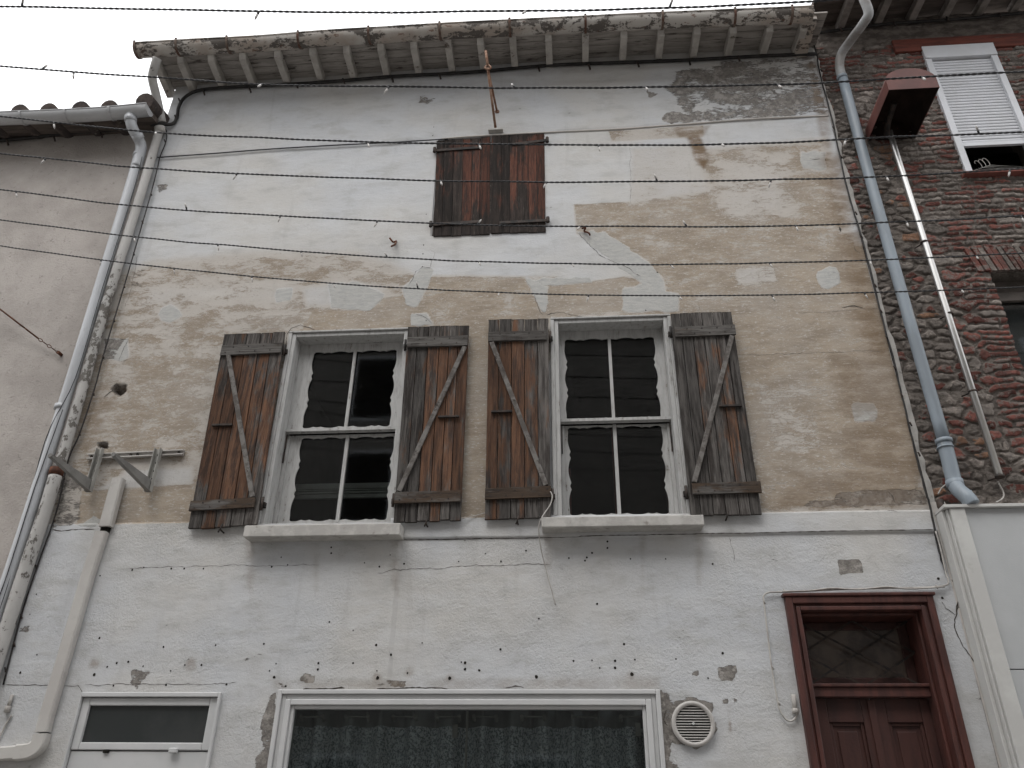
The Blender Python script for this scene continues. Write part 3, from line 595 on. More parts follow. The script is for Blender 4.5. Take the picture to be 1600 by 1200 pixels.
def sash_window(o, gu, gl, mulu, mull, blind):
    x0, x1, z0, z1 = o; yf = .115
    wm = MB()                                             # outer casing: box frame lining the opening
    cw = .055
    wm.box(x0 - .002, x0 + .03, -.012, .19, z0, z1); wm.box(x1 - .03, x1 + .002, -.012, .19, z0, z1); wm.box(x0 + .031, x1 - .031, -.009, .19, z1 - .03, z1 + .002)
    wm.box(x0 - .032, x0 - .0025, -.022, .002, z0 - .0, z1 + .004); wm.box(x1 + .0025, x1 + .026, -.022, .002, z0 - .0, z1 + .004); wm.box(x0 - .032, x1 + .026, -.026, .002, z1 + .0045, z1 + .020)
    f = wm.build('window', M['wwood'], house, .004)
    ux0, ux1, uz0, uz1 = gu; lx0, lx1, lz0, lz1 = gl
    zm = (uz0 + lz1) / 2
    s1 = MB(); scallop_frame(s1, (x0 + .031, x1 - .031, zm - .012, z1 - .031), gu, yf, yf + .012); s1.box((ux0 + ux1) / 2 - .012 + mulu, (ux0 + ux1) / 2 + .012 + mulu, yf - .004, yf + .014, uz0 - .01, uz1 + .01)
    s1.box(x0 + .02, x1 - .02, yf - .022, yf - .001, zm - .004, zm + .020)
    s1.build('upper_sash', M['wwood'], f, 0)
    s2 = MB(); scallop_frame(s2, (x0 + .06, x1 - .06, z0 + .005, zm - .012), gl, yf + .04, yf + .052); s2.box((lx0 + lx1) / 2 - .013 + mull, (lx0 + lx1) / 2 + .013 + mull, yf + .034, yf + .065, lz0 - .01, lz1 + .01)
    s2.box(x0 + .032, x0 + .059, yf + .02, yf + .07, z0 + .002, zm - .02); s2.box(x1 - .059, x1 - .032, yf + .02, yf + .07, z0 + .002, zm - .02)
    s2.build('lower_sash', M['wwood'], f, 0)
    for g, yy in ((gu, yf + .02), (gl, yf + .056)):
        MB().box(g[0] - .01, g[1] + .01, yy, yy + .004, g[2] - .01, g[3] + .01).build('pane', M['glass'], f)
    for xs_ in (x0 + .040, x1 - .040): MB().box(xs_ - .004, xs_ + .004, yf - .001, yf + .012, zm - .26, zm - .02).build('sash_stay', M['iron'], f)
    if blind:
        b = MB()
        for q, (za, zb_) in enumerate(((.245, .275), (.285, .30), (.31, .318), (.326, .37))): b.box(x0 + .05, x1 - .05, .26 + .004 * q, .28 + .004 * q, lz0 + za - .02, lz0 + zb_ - .02)
        b.build('inner_blind', M['galv'], f)
    else:
        for xs_, hh in ((x0 + .085, .45), (x1 - .085, .45), ((x0 + x1) / 2 - .02, .8)): MB().box(xs_ - .013, xs_ + .013, .19, .215, z0 + .01, z0 + hh).build('inner_frame', M['sash_in'], f)
    return f
yg = .12
def grect(px4): return rect(px4, yg)
sash_window(OP_L, grect([(488, 549), (618, 547), (613, 667), (474, 670)]), grect([(466, 682), (612, 676), (607, 809), (450, 814)]), 0, 0, True)
sash_window(OP_R, grect([(881, 530), (1024, 526), (1032, 654), (885, 656)]), grect([(886, 664), (1036, 660), (1046, 800), (890, 804)]), 0, 0, False)
def sill(px_tl, px_tr, hpx, y, backx=.03):
    a = P(*px_tl, y); b = P(*px_tr, y); c = P(px_tl[0], px_tl[1] + hpx, y); z1 = (a.z + b.z) / 2; z0 = z1 - (a.z - c.z)
    mb = MB(); mb.hexa([(a.x, y, z0), (b.x, y, z0), (b.x, y, z1), (a.x, y, z1), (a.x, .10, z0 + .012), (b.x, .10, z0 + .012), (b.x, .10, z1 + .02), (a.x, .10, z1 + .02)]); mb.build('window_sill', M['stone'], house, .006)
sill((382, 823), (626, 815), 18, -.16); sill((846, 809), (1099, 803), 16, -.16)

# ---- plank shutters
def bil(q, u, v): return (q[0] * (1 - u) + q[1] * u) * (1 - v) + (q[3] * (1 - u) + q[2] * u) * v     # q tl tr br bl
def planks(q, n, y0, y1, rnd, hinge_side, seg=14, gap=.0055, wearf=None):
    mb = MB(); W = (q[1] - q[0]).length; ws = [rnd.uniform(.85, 1.15) for _ in range(n)]; s_ = sum(ws); u = 0
    for k in range(n):
        ua = u + gap / W / 2; u += ws[k] / s_; ub = u - gap / W / 2; tint = rnd.choice((-.35, -.2, 0, .15, .4, .55)); dz0 = rnd.uniform(-.004, .004); dz1 = rnd.uniform(-.006, .006); yo = rnd.uniform(-.003, .003)
        L = []
        for j in range(seg + 1):
            v = j / seg; wv = wearf(k / max(n - 1, 1), v) + tint + rnd.uniform(-.08, .08); a = bil(q, ua, v); b = bil(q, ub, v); dz = dz0 if j == 0 else (dz1 if j == seg else 0)
            L.append([mb.vert((a.x, y0 + yo, a.z + dz), wv), mb.vert((b.x, y0 + yo, b.z + dz), wv), mb.vert((b.x, y1, b.z + dz), wv), mb.vert((a.x, y1, a.z + dz), wv)])
        for A, B in zip(L[:-1], L[1:]):
            for m_ in range(4): mb.face((A[m_], A[(m_ + 1) % 4], B[(m_ + 1) % 4], B[m_]))
        mb.face(L[0]); mb.face(L[-1][::-1])
    return mb
def nails(mb, pts, y, r_=.005):
    for p in pts: mb.tube([(p.x, y, p.z), (p.x, y - .003, p.z)], r_, 6)
def shutter(px4, top, bot, brace, barpx, n, seed, wearf, hinge, y0=-.068, label=None):
    rnd = random.Random(seed); q = [P(a, b, y0) for a, b in px4]
    s_ = planks(q, n, y0, y0 + .026, rnd, hinge, wearf=wearf).build('shutter', M['shutter'], house, .0015, label)
    vz = lambda py, side: None
    for (pa, pb, h) in (top, bot):                        # battens: left px, right px, height px
        a = P(*pa, y0 - .02); b = P(*pb, y0 - .02); a2 = P(pa[0], pa[1] + h, y0 - .02); hh = a.z - a2.z
        mb = MB(); mb.cw = .8 if pa is top[0] else .12
        mb.hexa([(a.x, y0 - .022, a.z - hh), (b.x, y0 - .022, b.z - hh), (b.x, y0 - .022, b.z), (a.x, y0 - .022, a.z), (a.x, y0 - .0035, a.z - hh), (b.x, y0 - .0035, b.z - hh), (b.x, y0 - .0035, b.z), (a.x, y0 - .0035, a.z)])
        mb.cur = 1; nails(mb, [a.lerp(b, t) + Vector((0, 0, -hh * (.5 + .25 * (-1) ** i))) for i, t in enumerate((.08, .2, .32, .45, .57, .7, .82, .94))], y0 - .0215, .0065); mb.build('batten', [M['batten'], M['iron']], s_)
    a = P(*brace[0], y0 - .02); b = P(*brace[1], y0 - .02); mb = MB(); mb.cw = .7; mb.bar((a.x, y0 - .013, a.z), (b.x, y0 - .013, b.z), .036, .017); mb.build('brace', M['brace'], s_, .003)
    mb = MB(); a = P(barpx[0], barpx[2], y0 - .03); b = P(barpx[1], barpx[2] - 2, y0 - .03); mb.box(a.x, b.x, y0 - .024, y0 - .0035, a.z - .008, a.z + .008); mb.build('latch_bar', M['iron'], s_, .002)
    hx = q[1] if hinge == 'r' else q[0]; hx2 = q[2] if hinge == 'r' else q[3]; sg = 1 if hinge == 'r' else -1
    for t in (.10, .9):
        hb = MB(); c = hx.lerp(hx2, t); hb.tube([(c.x + sg * .012, y0 + .01, c.z - .05), (c.x + sg * .012, y0 + .01, c.z + .05)], .010, 8); hb.box(min(c.x, c.x + sg * .03), max(c.x, c.x + sg * .03), y0 + .0275, .01, c.z - .018, c.z + .018); hb.build('hinge', M['iron'], s_)
    mb = MB(); c = bil(q, .5, 1.0); mb.tube([(c.x, .0, c.z - .03), (c.x, y0 - .02, c.z - .028)], .006, 6); mb.tube([(c.x - .01, y0 - .022, c.z - .05), (c.x + .012, y0 - .022, c.z + .015)], .006, 6); mb.build('holdback_catch', M['iron'], s_)
    return s_
def wf(side, base, grey_top=.5, orange=.0):
    def f(u, v):
        e = (u if side == 'r' else 1 - u); x = base + .55 * max(0, e - .62) * 2.2
        if v < .09: x += .9
        elif v < .22: x += grey_top * (1 - (v - .09) / .13)
        if v > .90: x += .8
        elif v > .75: x += .4 * (v - .75) / .15
        return x
    return f
shutter([(350, 522), (445, 519), (401, 820), (293, 826)], ((347, 540), (441, 535), 15), ((298, 783), (399, 777), 15), ((356, 553), (394, 776)), (330, 362, 663), 5, 11, wf('r', -.15), 'r', label='leftmost weathered plank shutter, orange brown with a grey inner edge')
shutter([(637, 511), (733, 508), (720, 812), (614, 815)], ((637, 527), (731, 524), 15), ((617, 769), (720, 766), 17), ((726, 541), (623, 767)), (684, 717, 650), 6, 12, wf('l', .08, .5), 'l')
shutter([(763, 500), (857, 498), (861, 808), (757, 812)], ((763, 519), (854, 516), 14), ((758, 763), (861, 759), 17), ((768, 534), (853, 758)), (767, 800, 642), 5, 13, wf('r', -.15), 'r')
shutter([(1048, 490), (1143, 487), (1191, 802), (1079, 804)], ((1054, 511), (1148, 507), 15), ((1081, 755), (1188, 752), 17), ((1144, 524), (1085, 753)), (1124, 1160, 633), 6, 14, wf('l', .42, .6), 'l', label='rightmost plank shutter, mostly greyed with orange streaks')
# ---- loft shutter, two leaves in a shallow recess
for (px4, n, sd_) in (([(682, 220), (766, 214), (765, 365), (677, 369)], 6, 21), ([(768, 213), (850, 208), (853, 362), (767, 365)], 6, 22)):
    rnd = random.Random(sd_); q = [P(a, b, -.012) for a, b in px4]
    s_ = planks(q, n, -.012, .014, rnd, 'l', gap=.004, wearf=lambda u, v: .08 + (.7 if v < .07 else 0) + (.9 * (v - .62) / .3 if v > .62 else 0)).build('loft_shutter', M['loft'], house, .0015)
    left = sd_ == 21
    for a, b in (((679, 234), (752, 229)), ((673, 350), (748, 345))) if left else (((800, 224), (855, 218)), ((780, 347), (856, 343))):
        pa = P(*a, -.03); pb = P(*b, -.03); mb = MB(); mb.bar((pa.x, -.020, pa.z), (pb.x, -.020, pb.z), .030, .010); e = pa if left else pb; mb.tube([(e.x, -.028, e.z - .028), (e.x, -.028, e.z + .028)], .016, 8); mb.build('strap_hinge', M['iron'], s_, .002)
# ---- PVC door with glazed top light
x0, x1, z0, z1 = OP_PVC
mb = MB(); fy = -.04
gl = rect([(141, 1105), (329, 1101), (319, 1160), (128, 1161)], 0.0)
def ring(mb, o, i, y0, y1):
    mb.box(o[0], i[0], y0, y1, o[2], o[3]); mb.box(i[1], o[1], y0, y1, o[2], o[3]); mb.box(i[0], i[1], y0 + .0003, y1, i[3], o[3]); mb.box(i[0], i[1], y0 + .0003, y1, o[2], i[2])
o_ = (x0 - .005, x1 + .005, z0, z1 + .005); i_ = (gl[0] - .055, gl[1] + .055, gl[2] - .045, gl[3] + .05)
mb.box(x0 - .006, i_[0], -.045, .06, z0, z1 + .006); mb.box(i_[1], x1 + .006, -.045, .06, z0, z1 + .006); mb.box(i_[0], i_[1], -.0447, .06, i_[3], z1 + .006)
pd = mb.build('side_door', M['pvc'], house, .006)
mb = MB(); ring(mb, (i_[0] + .003, i_[1] - .003, i_[2], i_[3] - .003), gl, -.022, .04); mb.build('top_light_frame', M['pvc'], pd, .006)
MB().box(gl[0] - .01, gl[1] + .01, .0, .005, gl[2] - .01, gl[3] + .01).build('pane', simple('dull_tinted_glass', (.028, .032, .032), (.04, .043, .043), 1.5, .22, .5), pd)
mb = MB(); zt = i_[2] - .006; mb.box(i_[0] + .003, i_[1] - .003, -.012, .03, zt - .13, zt); mb.box(i_[0] + .003, i_[0] + .12, -.012, .03, z0, zt - .13); mb.box(i_[1] - .12, i_[1] - .003, -.012, .03, z0, zt - .13); mb.box(i_[0] + .12, i_[1] - .12, .0, .03, z0, zt - .13); mb.build('door_leaf', M['pvc'], pd, .005)
mb = MB(); a = P(272, 1168, -.03); mb.box(a.x - .025, a.x + .03, -.05, -.0225, i_[2] - .018, i_[2] + .012); mb.build('latch', M['pvc'], pd, .006)
mb = MB(); a = P(166, 1170, -.025); mb.box(a.x - .018, a.x + .018, -.026, -.0125, zt - .012, zt + .004); mb.build('vent_slot', M['hole'], pd)
# ---- shop window
x0, x1, z0, z1 = OP_SHOP
mb = MB(); steps = ((0, .028, -.035), (.028, .030, -.018), (.058, .035, -.030), (.093, .022, -.012))
for d_, w_, y_ in steps:
    o_ = (x0 - .01 + d_ - .0, x1 + .01 - d_, z0, z1 + .012 - d_); mb.box(o_[0], o_[0] + w_, y_, .06, z0, o_[3]); mb.box(o_[1] - w_, o_[1], y_, .06, z0, o_[3]); mb.box(o_[0] + w_, o_[1] - w_, y_ + .0002, .06, o_[3] - w_, o_[3])
sw = mb.build('shop_window', M['pvc'], house, .005)
MB().box(x0 + .09, x1 - .09, .02, .026, z0, z1 - .09).build('pane', M['glass'], sw)
mb = MB(); cxm = P(728, 1150).x; mb.box(cxm - .006, cxm + .006, .028, .05, z0, z1 - .09); mb.build('glazing_joint', M['galv'], sw)
mb = MB(); n = 420; za = z0; zt = z1 - .08; zh = P(700, 1136, .15).z
for part_, (zA, zB) in enumerate(((zh, zt),(za, zh))):
    mb = MB(); prev = None
    for k in range(n + 1):
        x = lerp(x0 + .02, x1 - .02, k / n); ph = x * 2 * math.pi / .20 + 1.1 * math.sin(x * 3.1); yy = .15 + .065 * math.sin(ph) + .010 * math.sin(ph * 2.3 + 1)
        c = (mb.vert((x, yy, zA)), mb.vert((x, yy * .96 + .004, zB)))
        if prev: mb.face((prev[0], c[0], c[1], prev[1]), True)
        prev = c
    mb.build(('curtain', 'curtain')[part_] if part_ else 'curtain_heading', M['curtain'] if part_ else M['band'], sw)
mb = MB()
for px in (488, 558, 632, 700, 758, 833, 913, 988):
    mb = MB(); a = P(px, 1120, .08); mb.tube([(a.x - .075, .075, a.z), (a.x + .075, .075, a.z)], .005, 8)
    for s_ in (-1, 1): mb.tube([(a.x + s_ * .072, .07, a.z + .005), (a.x + s_ * .072, .11, a.z - .022)], .012, 8)
    mb.build('curtain_tie', M['galv'], sw)
for px, py in ((711, 1142), (997, 1140)): a = P(px, py, .04); mb = MB(); mb.box(a.x - .017, a.x + .017, .034, .05, a.z - .04, a.z + .04); mb.build('window_lock', M['galv'], sw, .004)
# ---- oxblood entrance door
x0, x1, z0, z1 = OP_DOOR
mb = MB()
for d_, w_, y_ in ((0, .044, -.055), (.044, .016, -.036), (.060, .028, -.046), (.088, .02, .02)):
    o_ = (x0 - .006 + d_, x1 + .006 - d_, z0, z1 + .006 - d_); mb.box(o_[0], o_[0] + w_, y_, .30, z0, o_[3]); mb.box(o_[1] - w_, o_[1], y_, .30, z0, o_[3]); mb.box(o_[0] + w_, o_[1] - w_, y_ + .0002, .30, o_[3] - w_, o_[3])
mb.box(x0 - .02, x1 + .02, -.066, .0, z1 + .007, z1 + .028)
dr = mb.build('entrance_door', M['doorred'], house, .006)
ix0, ix1, iz1 = x0 + .102, x1 - .102, z1 - .102; zr = P(1360, 1072, .10).z
mb = MB(); mb.box(ix0, ix1, .06, .16, zr - .07, zr - .012); mb.box(ix0, ix1, .045, .165, zr - .012, zr + .008); mb.build('transom_bar', M['doorred'], dr, .005)
mb = MB(); ring(mb, (ix0, ix1, zr + .0085, iz1), (ix0 + .06, ix1 - .06, zr + .07, iz1 - .05), .21, .24); mb.build('fanlight_frame', M['doordark'], dr, .005)
MB().box(ix0 + .06, ix1 - .06, .222, .228, zr + .06, iz1 - .05).build('fanlight_pane', simple('dusty_brown_glass', (.10, .078, .062), (.045, .033, .028), 3.2, .25, .5), dr)
mb = MB(); W_ = ix1 - ix0; H_ = iz1 - zr - .01; zb0 = zr + .01; yy = .17
def lat(a, b, k): mb.bar((ix0 + a[0] * W_, yy + .004 * k, zb0 + a[1] * H_), (ix0 + b[0] * W_, yy + .004 * k, zb0 + b[1] * H_), .012, .004)
for a, b, k in (((0, .5), (.5, 0), 0), ((0, 1), (1, 0), 0), ((.5, 1), (1, .5), 0), ((0, 0), (1, 1), 1), ((0, .5), (.5, 1), 1), ((.5, 0), (1, .5), 1)): lat(a, b, k)
mb.build('iron_lattice', M['iron'], dr)
mid_ = (ix0 + ix1) / 2; zt = zr - .071
for a, b in ((ix0 + .002, mid_ - .002), (mid_ + .002, ix1 - .002)):
    mb = MB(); ring(mb, (a, b, z0, zt), (a + .085, b - .06, z0 + .3, zt - .14), .12, .17); mb.box(a + .085, b - .06, .145, .17, z0 + .3, zt - .14); ring(mb, (a + .085, b - .06, z0 + .3, zt - .14), (a + .105, b - .08, z0 + .32, zt - .16), .132, .1449)
    mb.box(a + .13, b - .105, .136, .1449, z0 + .35, zt - .19); mb.build('door_leaf', M['doordark'], dr, .006)
mb = MB(); mb.box(mid_ - .022, mid_ + .022, .108, .1195, z0, zt - .01); mb.build('cover_strip', M['doordark'], dr, .004)
# ---- round vent grille
c = P(1083, 1131, -.03); mb = MB(); rad = .118; ringp = [(c.x + rad * math.cos(k * math.pi / 24), -.035, c.z + rad * math.sin(k * math.pi / 24)) for k in range(49)]
mb.tube(ringp, .014, 8, False); vent = mb.build('vent_grille', M['pvc_beige'], house)
mb = MB()
for k in range(-6, 7):
    zz = k * .0155; hw = math.sqrt(max(0, (rad - .008) ** 2 - zz * zz)); mb.hexa([(c.x - hw, -.040, c.z + zz - .004), (c.x + hw, -.040, c.z + zz - .004), (c.x + hw, -.036, c.z + zz), (c.x - hw, -.036, c.z + zz), (c.x - hw, -.026, c.z + zz + .004), (c.x + hw, -.026, c.z + zz + .004), (c.x + hw, -.024, c.z + zz + .006), (c.x - hw, -.024, c.z + zz + .006)])
mb.build('slats', M['pvc_beige'], vent)
mb = MB(); ids = [mb.vert((c.x + rad * math.cos(k * math.pi / 16), -.0185, c.z + rad * math.sin(k * math.pi / 16))) for k in range(32)]; mb.face(ids); mb.build('dark_duct', M['hole'], vent)
mb = MB(); mb.tube([(c.x, -.038, c.z), (c.x, -.048, c.z)], .008, 10); mb.build('centre_screw', M['pvc'], vent)

# ---- eaves: gutter, rafters, soffit boards
GYY = -.47
gp = [(217, 78), (300, 73), (400, 68), (500, 60), (600, 54), (700, 48), (800, 43), (900, 38), (1000, 33), (1100, 29), (1200, 25), (1268, 22)]
gpts = smooth([P(a, b, GYY) for a, b in gp], 4)
wl = [P(a, b, 0) for a, b in ((262, 148), (345, 139), (450, 132), (605, 122), (757, 112), (915, 101), (1084, 92), (1272, 84))]
xj = [p.x for p in wl]; zj = [p.z for p in wl]; zjn = lambda x: float(np.interp(x, xj, zj)); gxs = [p.x for p in gpts]; gzs = [p.z for p in gpts]; zgn = lambda x: float(np.interp(x, gxs, gzs))
GR = .078
mb = MB(); prev = None; nseg = 16
for p in gpts:
    ringv = []
    for k in range(nseg + 1):
        a = math.pi + math.pi * k / nseg; ringv.append(mb.vert((p.x, p.y + GR * math.cos(a), p.z + GR * math.sin(a))))
    for k in range(nseg, -1, -1):
        a = math.pi + math.pi * k / nseg; ringv.append(mb.vert((p.x, p.y + (GR - .006) * math.cos(a), p.z + (GR - .006) * math.sin(a))))
    if prev:
        for k in range(len(ringv)): j = (k + 1) % len(ringv); mb.face((prev[k], ringv[k], ringv[j], prev[j]), True)
    else: mb.face([ringv[k] for k in range(nseg + 1)])
    prev = ringv
mb.face([prev[k] for k in range(nseg + 1)])
mb.tube([p + Vector((0, -GR, .004)) for p in gpts], .010, 8)
gut = mb.build('gutter', M['gutter'], house)
for px in (228, 290, 366, 473, 580, 689, 797, 915, 1036, 1150, 1240):
    g0 = min(gpts, key=lambda p: abs(P(px, 40, GYY).x - p.x)); x = P(px, 45, GYY).x; z = zgn(x); mb = MB()
    L = [];
    for k in range(13): a = math.pi + math.pi * k / 12; L.append(Vector((x, GYY + (GR + .005) * math.cos(a), z + (GR + .005) * math.sin(a))))
    L = [Vector((x, GYY - GR - .014, z + .02))] + L + [Vector((x, GYY + GR + .02, z + .03))]
    for a, b in zip(L[:-1], L[1:]): mb.bar(a, b, .022, .006, up=((a + b) / 2 - Vector((x, GYY, z))).normalized())
    mb.build('gutter_bracket', M['bracket'], gut)
# soffit boards from the wall to the gutter, sloping down outwards
nb = 5; xs0 = XL - .05; xs1 = XR + .03
for k in range(nb):
    mb = MB(); segs = 24; prev = None; ua = k / nb + .006; ub = (k + 1) / nb - .006
    for s_ in range(segs + 1):
        x = lerp(P(262, 145, 0).x - .03, xs1, s_ / segs); zw = zjn(x) + .085; zg = zgn(x) + .05
        c = [mb.vert((x, lerp(.02, GYY + .03, ua), lerp(zw, zg, ua))), mb.vert((x, lerp(.02, GYY + .03, ub), lerp(zw, zg, ub))), mb.vert((x, lerp(.02, GYY + .03, ub), lerp(zw, zg, ub) + .018)), mb.vert((x, lerp(.02, GYY + .03, ua), lerp(zw, zg, ua) + .018))]
        if prev:
            for m_ in range(4): mb.face((prev[m_], c[m_], c[(m_ + 1) % 4], prev[(m_ + 1) % 4]))
        else: mb.face(c)
        prev = c
    mb.face(prev); mb.build('soffit_board', M['soffit'], house)
mb = MB(); xa = P(262, 145, 0).x - .04
for s_ in range(30):
    xx0 = lerp(xa, xs1, s_ / 30); xx1 = lerp(xa, xs1, (s_ + 1) / 30); h0, h1 = zgn(xx0) + .09, zgn(xx1) + .09
    mb.face([mb.vert(v) for v in ((xx0, GYY + .03, h0), (xx1, GYY + .03, h1), (xx1, 5, h1 + 1.7), (xx0, 5, h0 + 1.7))])
mb.build('roof', M['tile'], house)
for px in (265, 302, 348, 396, 449, 502, 553, 605, 655, 707, 756, 805, 859, 915, 973, 1029, 1083, 1137, 1192, 1243):
    x = P(px, float(np.interp(px, [262, 1272], [146, 86])), 0).x; hw = .032; mb = MB(); zw = zjn(x) + .082; zg = zgn(x) + .047; y1 = GYY + GR + .02; tg = (.02 - y1) / (.02 - (GYY + .03)); zg = lerp(zw, zg, tg)
    mb.hexa([(x - hw, y1 + .05, zg - .085), (x + hw, y1 + .05, zg - .085), (x + hw, y1, zg), (x - hw, y1, zg), (x - hw, .03, zw - .10), (x + hw, .03, zw - .10), (x + hw, .03, zw), (x - hw, .03, zw)])
    mb.build('rafter', M['rafter'], house, .004)
mb = MB(); L = [P(a, b, GYY + .0) for a, b in ((1250, 20), (1276, 20))]; mb.box(P(1254, 60, -.3).x, P(1276, 60, -.3).x, GYY + .05, .01, zjn(XR) - .05, zjn(XR) + .10); mb.build('end_block', M['gutter'], house, .01)

# ------------------------------------------------------------------ left house
XLL = -7.5
lh = thing('rendered_house', (XL - 1.5, .02, 0), 'lower neighbouring house with plain grey beige render and a pale gutter under roof tiles', 'house')
ZL = P(120, 208, .02).z
mb = MB(); mb.box(XLL, XL - .001, .02, 3.5, 0, ZL + .05); mb.build('wall', M['left'], lh)
LY = -.30
gl_ = [P(a, b, LY) for a, b in ((-260, 197), (-120, 190), (0, 184), (80, 181), (160, 177), (234, 170))]
mb = MB(); prev = None
for p in smooth(gl_, 3):
    ringv = []
    for k in range(nseg + 1): a = math.pi + math.pi * k / nseg; ringv.append(mb.vert((p.x, p.y + .072 * math.cos(a), p.z + .072 * math.sin(a))))
    for k in range(nseg, -1, -1): a = math.pi + math.pi * k / nseg; ringv.append(mb.vert((p.x, p.y + .067 * math.cos(a), p.z + .067 * math.sin(a))))
    if prev:
        for k in range(len(ringv)): j = (k + 1) % len(ringv); mb.face((prev[k], ringv[k], ringv[j], prev[j]), True)
    prev = ringv
mb.face([prev[k] for k in range(nseg + 1)]); mb.tube([p + Vector((0, -.072, .0)) for p in smooth(gl_, 3)], .007, 6)
lg = mb.build('gutter', M['lguttr'], lh)
zlg = lambda x: float(np.interp(x, [p.x for p in gl_], [p.z for p in gl_]))
for px in (-40, 40, 108, 175):
    x = P(px, 178, LY).x; z = zlg(x); mb = MB(); L = [Vector((x, LY + .078 * math.cos(math.pi + math.pi * k / 12), z + .078 * math.sin(math.pi + math.pi * k / 12))) for k in range(13)]
    for a, b in zip(L[:-1], L[1:]): mb.bar(a, b, .022, .005, up=((a + b) / 2 - Vector((x, LY, z))).normalized())
    mb.build('gutter_bracket', M['lguttr'], lg)
zr0 = zlg(XL); mb = MB(); mb.hexa([(XLL, LY + .03, zr0 - .03), (XL - .002, LY + .03, zr0 - .03), (XL - .002, LY + .03, zr0 + .03), (XLL, LY + .03, zr0 + .03), (XLL, 3.6, zr0 + .9), (XL - .002, 3.6, zr0 + .9), (XL - .002, 3.6, zr0 + 1.0), (XLL, 3.6, zr0 + 1.0)])
rf = mb.build('roof', M['dsoffit'], lh)
mb = MB()
for k in range(22):
    x = P(178, 160, LY).x - k * .31 + random.uniform(-.012, .012) ; tilt = random.uniform(-.012, .02)
    if x < XLL: break
    mb.tube([(x, LY - .03, zr0 + .014 + tilt), (x + random.uniform(-.02, .02), 1.6, zr0 + .014 + tilt + .42)], [.085, .070], 14)
mb.tube([(XL - .05, LY - .02, zr0 + .09), (XL - .05, 1.4, zr0 + .5)], .09, 12)
mb.build('roof_tiles', M['tile'], lh)

# ------------------------------------------------------------------ brick house
bh = thing('brick_house', (XR + 1.2, .03, 0), 'neighbouring house of exposed red brick and dark rubble stone with a half open roller shutter', 'house')
XB0, XB1 = XR + .02, XR + 3.6
ZB = P(1400, 40, .03).z + .1
OPA = rect([(1440, 80), (1560, 70), (1618, 268), (1506, 277)], .03)
OPB = (P(1547, 430, .03).x, P(1547, 430, .03).x + 1.0, P(1640, 900, .03).z, P(1560, 426, .03).z)
mb = MB()
def wall_with_holes(mb, x0, x1, z0, z1, ops, y):
    xs = sorted({x0, x1, *[o[0] for o in ops], *[o[1] for o in ops]}); zs = sorted({z0, z1, *[o[2] for o in ops], *[o[3] for o in ops]})
    for a, b in zip(xs[:-1], xs[1:]):
        for c, d in zip(zs[:-1], zs[1:]):
            if any(o[0] < (a + b) / 2 < o[1] and o[2] < (c + d) / 2 < o[3] for o in ops): continue
            mb.face([mb.vert(v) for v in ((a, y, c), (b, y, c), (b, y, d), (a, y, d))])
    for o in ops:
        for a, b in (((o[0], o[2]), (o[0], o[3])), ((o[0], o[3]), (o[1], o[3])), ((o[1], o[3]), (o[1], o[2])), ((o[1], o[2]), (o[0], o[2]))):
            mb.face([mb.vert(v) for v in ((a[0], y, a[1]), (a[0], y + .25, a[1]), (b[0], y + .25, b[1]), (b[0], y, b[1]))])
BY = .035
wall_with_holes(mb, XB0 - .02, XB1, 0, ZB, [OPA, OPB], BY)
rb = random.Random(3); ZLOW = P(1500, 800, .03).z
LINT = (P(1393, 63, 0).x, P(1393, 63, 0).z, P(1393, 82, 0).z)
backing = mb.build('backing', M['mortar'], bh)
def rubble_zone(x, z):
    h = (z - ZLOW) / (ZB - ZLOW); xb = XB0 + lerp(.66, .34, min(1, max(0, h) * 1.35)); return x < xb and h < .80
VX1 = XB0 + 2.1; seeds = []
z = ZLOW - .15
while z < ZB:                                              # brick courses
    h_ = rb.uniform(.044, .066); x = XB0 - rb.uniform(.0, .2)
    while x < VX1 + .1:
        w_ = rb.choice((.11, .2, .22, .24, .28)) * rb.uniform(.85, 1.15)
        if not rubble_zone(x, z + rb.uniform(-.1, .1)):
            near = OPB[0] - x < .42 and z < OPB[3] + .1; r_ = rb.random(); cc = rb.uniform(.02, .28) if r_ < (.8 if near else .55) else rb.uniform(.36, .88)
            n_ = max(1, int(w_ / .05))
            for k in range(n_): seeds.append((x + w_ * (k + .5) / n_, z + h_ / 2 + rb.uniform(-.004, .004), len(seeds) if k == 0 else seeds[-1][2], cc if k == 0 else seeds[-1][3], rb.uniform(.3, 1) if k == 0 else seeds[-1][4], 1.0))
        x += w_
    z += h_
tries = 0; pts_ = []
while tries < 5000:                                        # rubble stones
    tries += 1; x = rb.uniform(XB0 - .05, XB0 + .8); z = rb.uniform(ZLOW - .15, ZB)
    if not rubble_zone(x, z): continue
    rr = rb.choice((.04, .05, .06, .08, .12))
    if any(((x - p[0]) / 1.5) ** 2 + (z - p[1]) ** 2 < ((rr + p[2]) * .55) ** 2 for p in pts_): continue
    pts_.append((x, z, rr)); r_ = rb.random(); cc = rb.uniform(.05, .28) if r_ < .28 else (.93 + rb.uniform(0, .06) if r_ < .38 else rb.uniform(.36, .88)); seeds.append((x, z, len(seeds), cc, rb.uniform(.2, 1), 1.6))
S_ = np.array(seeds); vx = grid_axis(XB0 - .02, VX1, .0075, [OPA[0], OPA[1], OPB[0]]); vz = grid_axis(ZLOW - .05, ZB, .0075, [OPA[2], OPA[3], OPB[3]]); VX, VZ = np.meshgrid(vx, vz)
WX = VX + .030 * vnoise(VX, VZ, .07, 31) + .016 * vnoise(VX, VZ, .025, 32); WZ_ = VZ + .020 * vnoise(VX, VZ, .11, 33) + .012 * vnoise(VX, VZ, .03, 34)
HH = np.zeros(VX.shape); CC = np.zeros(VX.shape); EE = np.zeros(VX.shape)
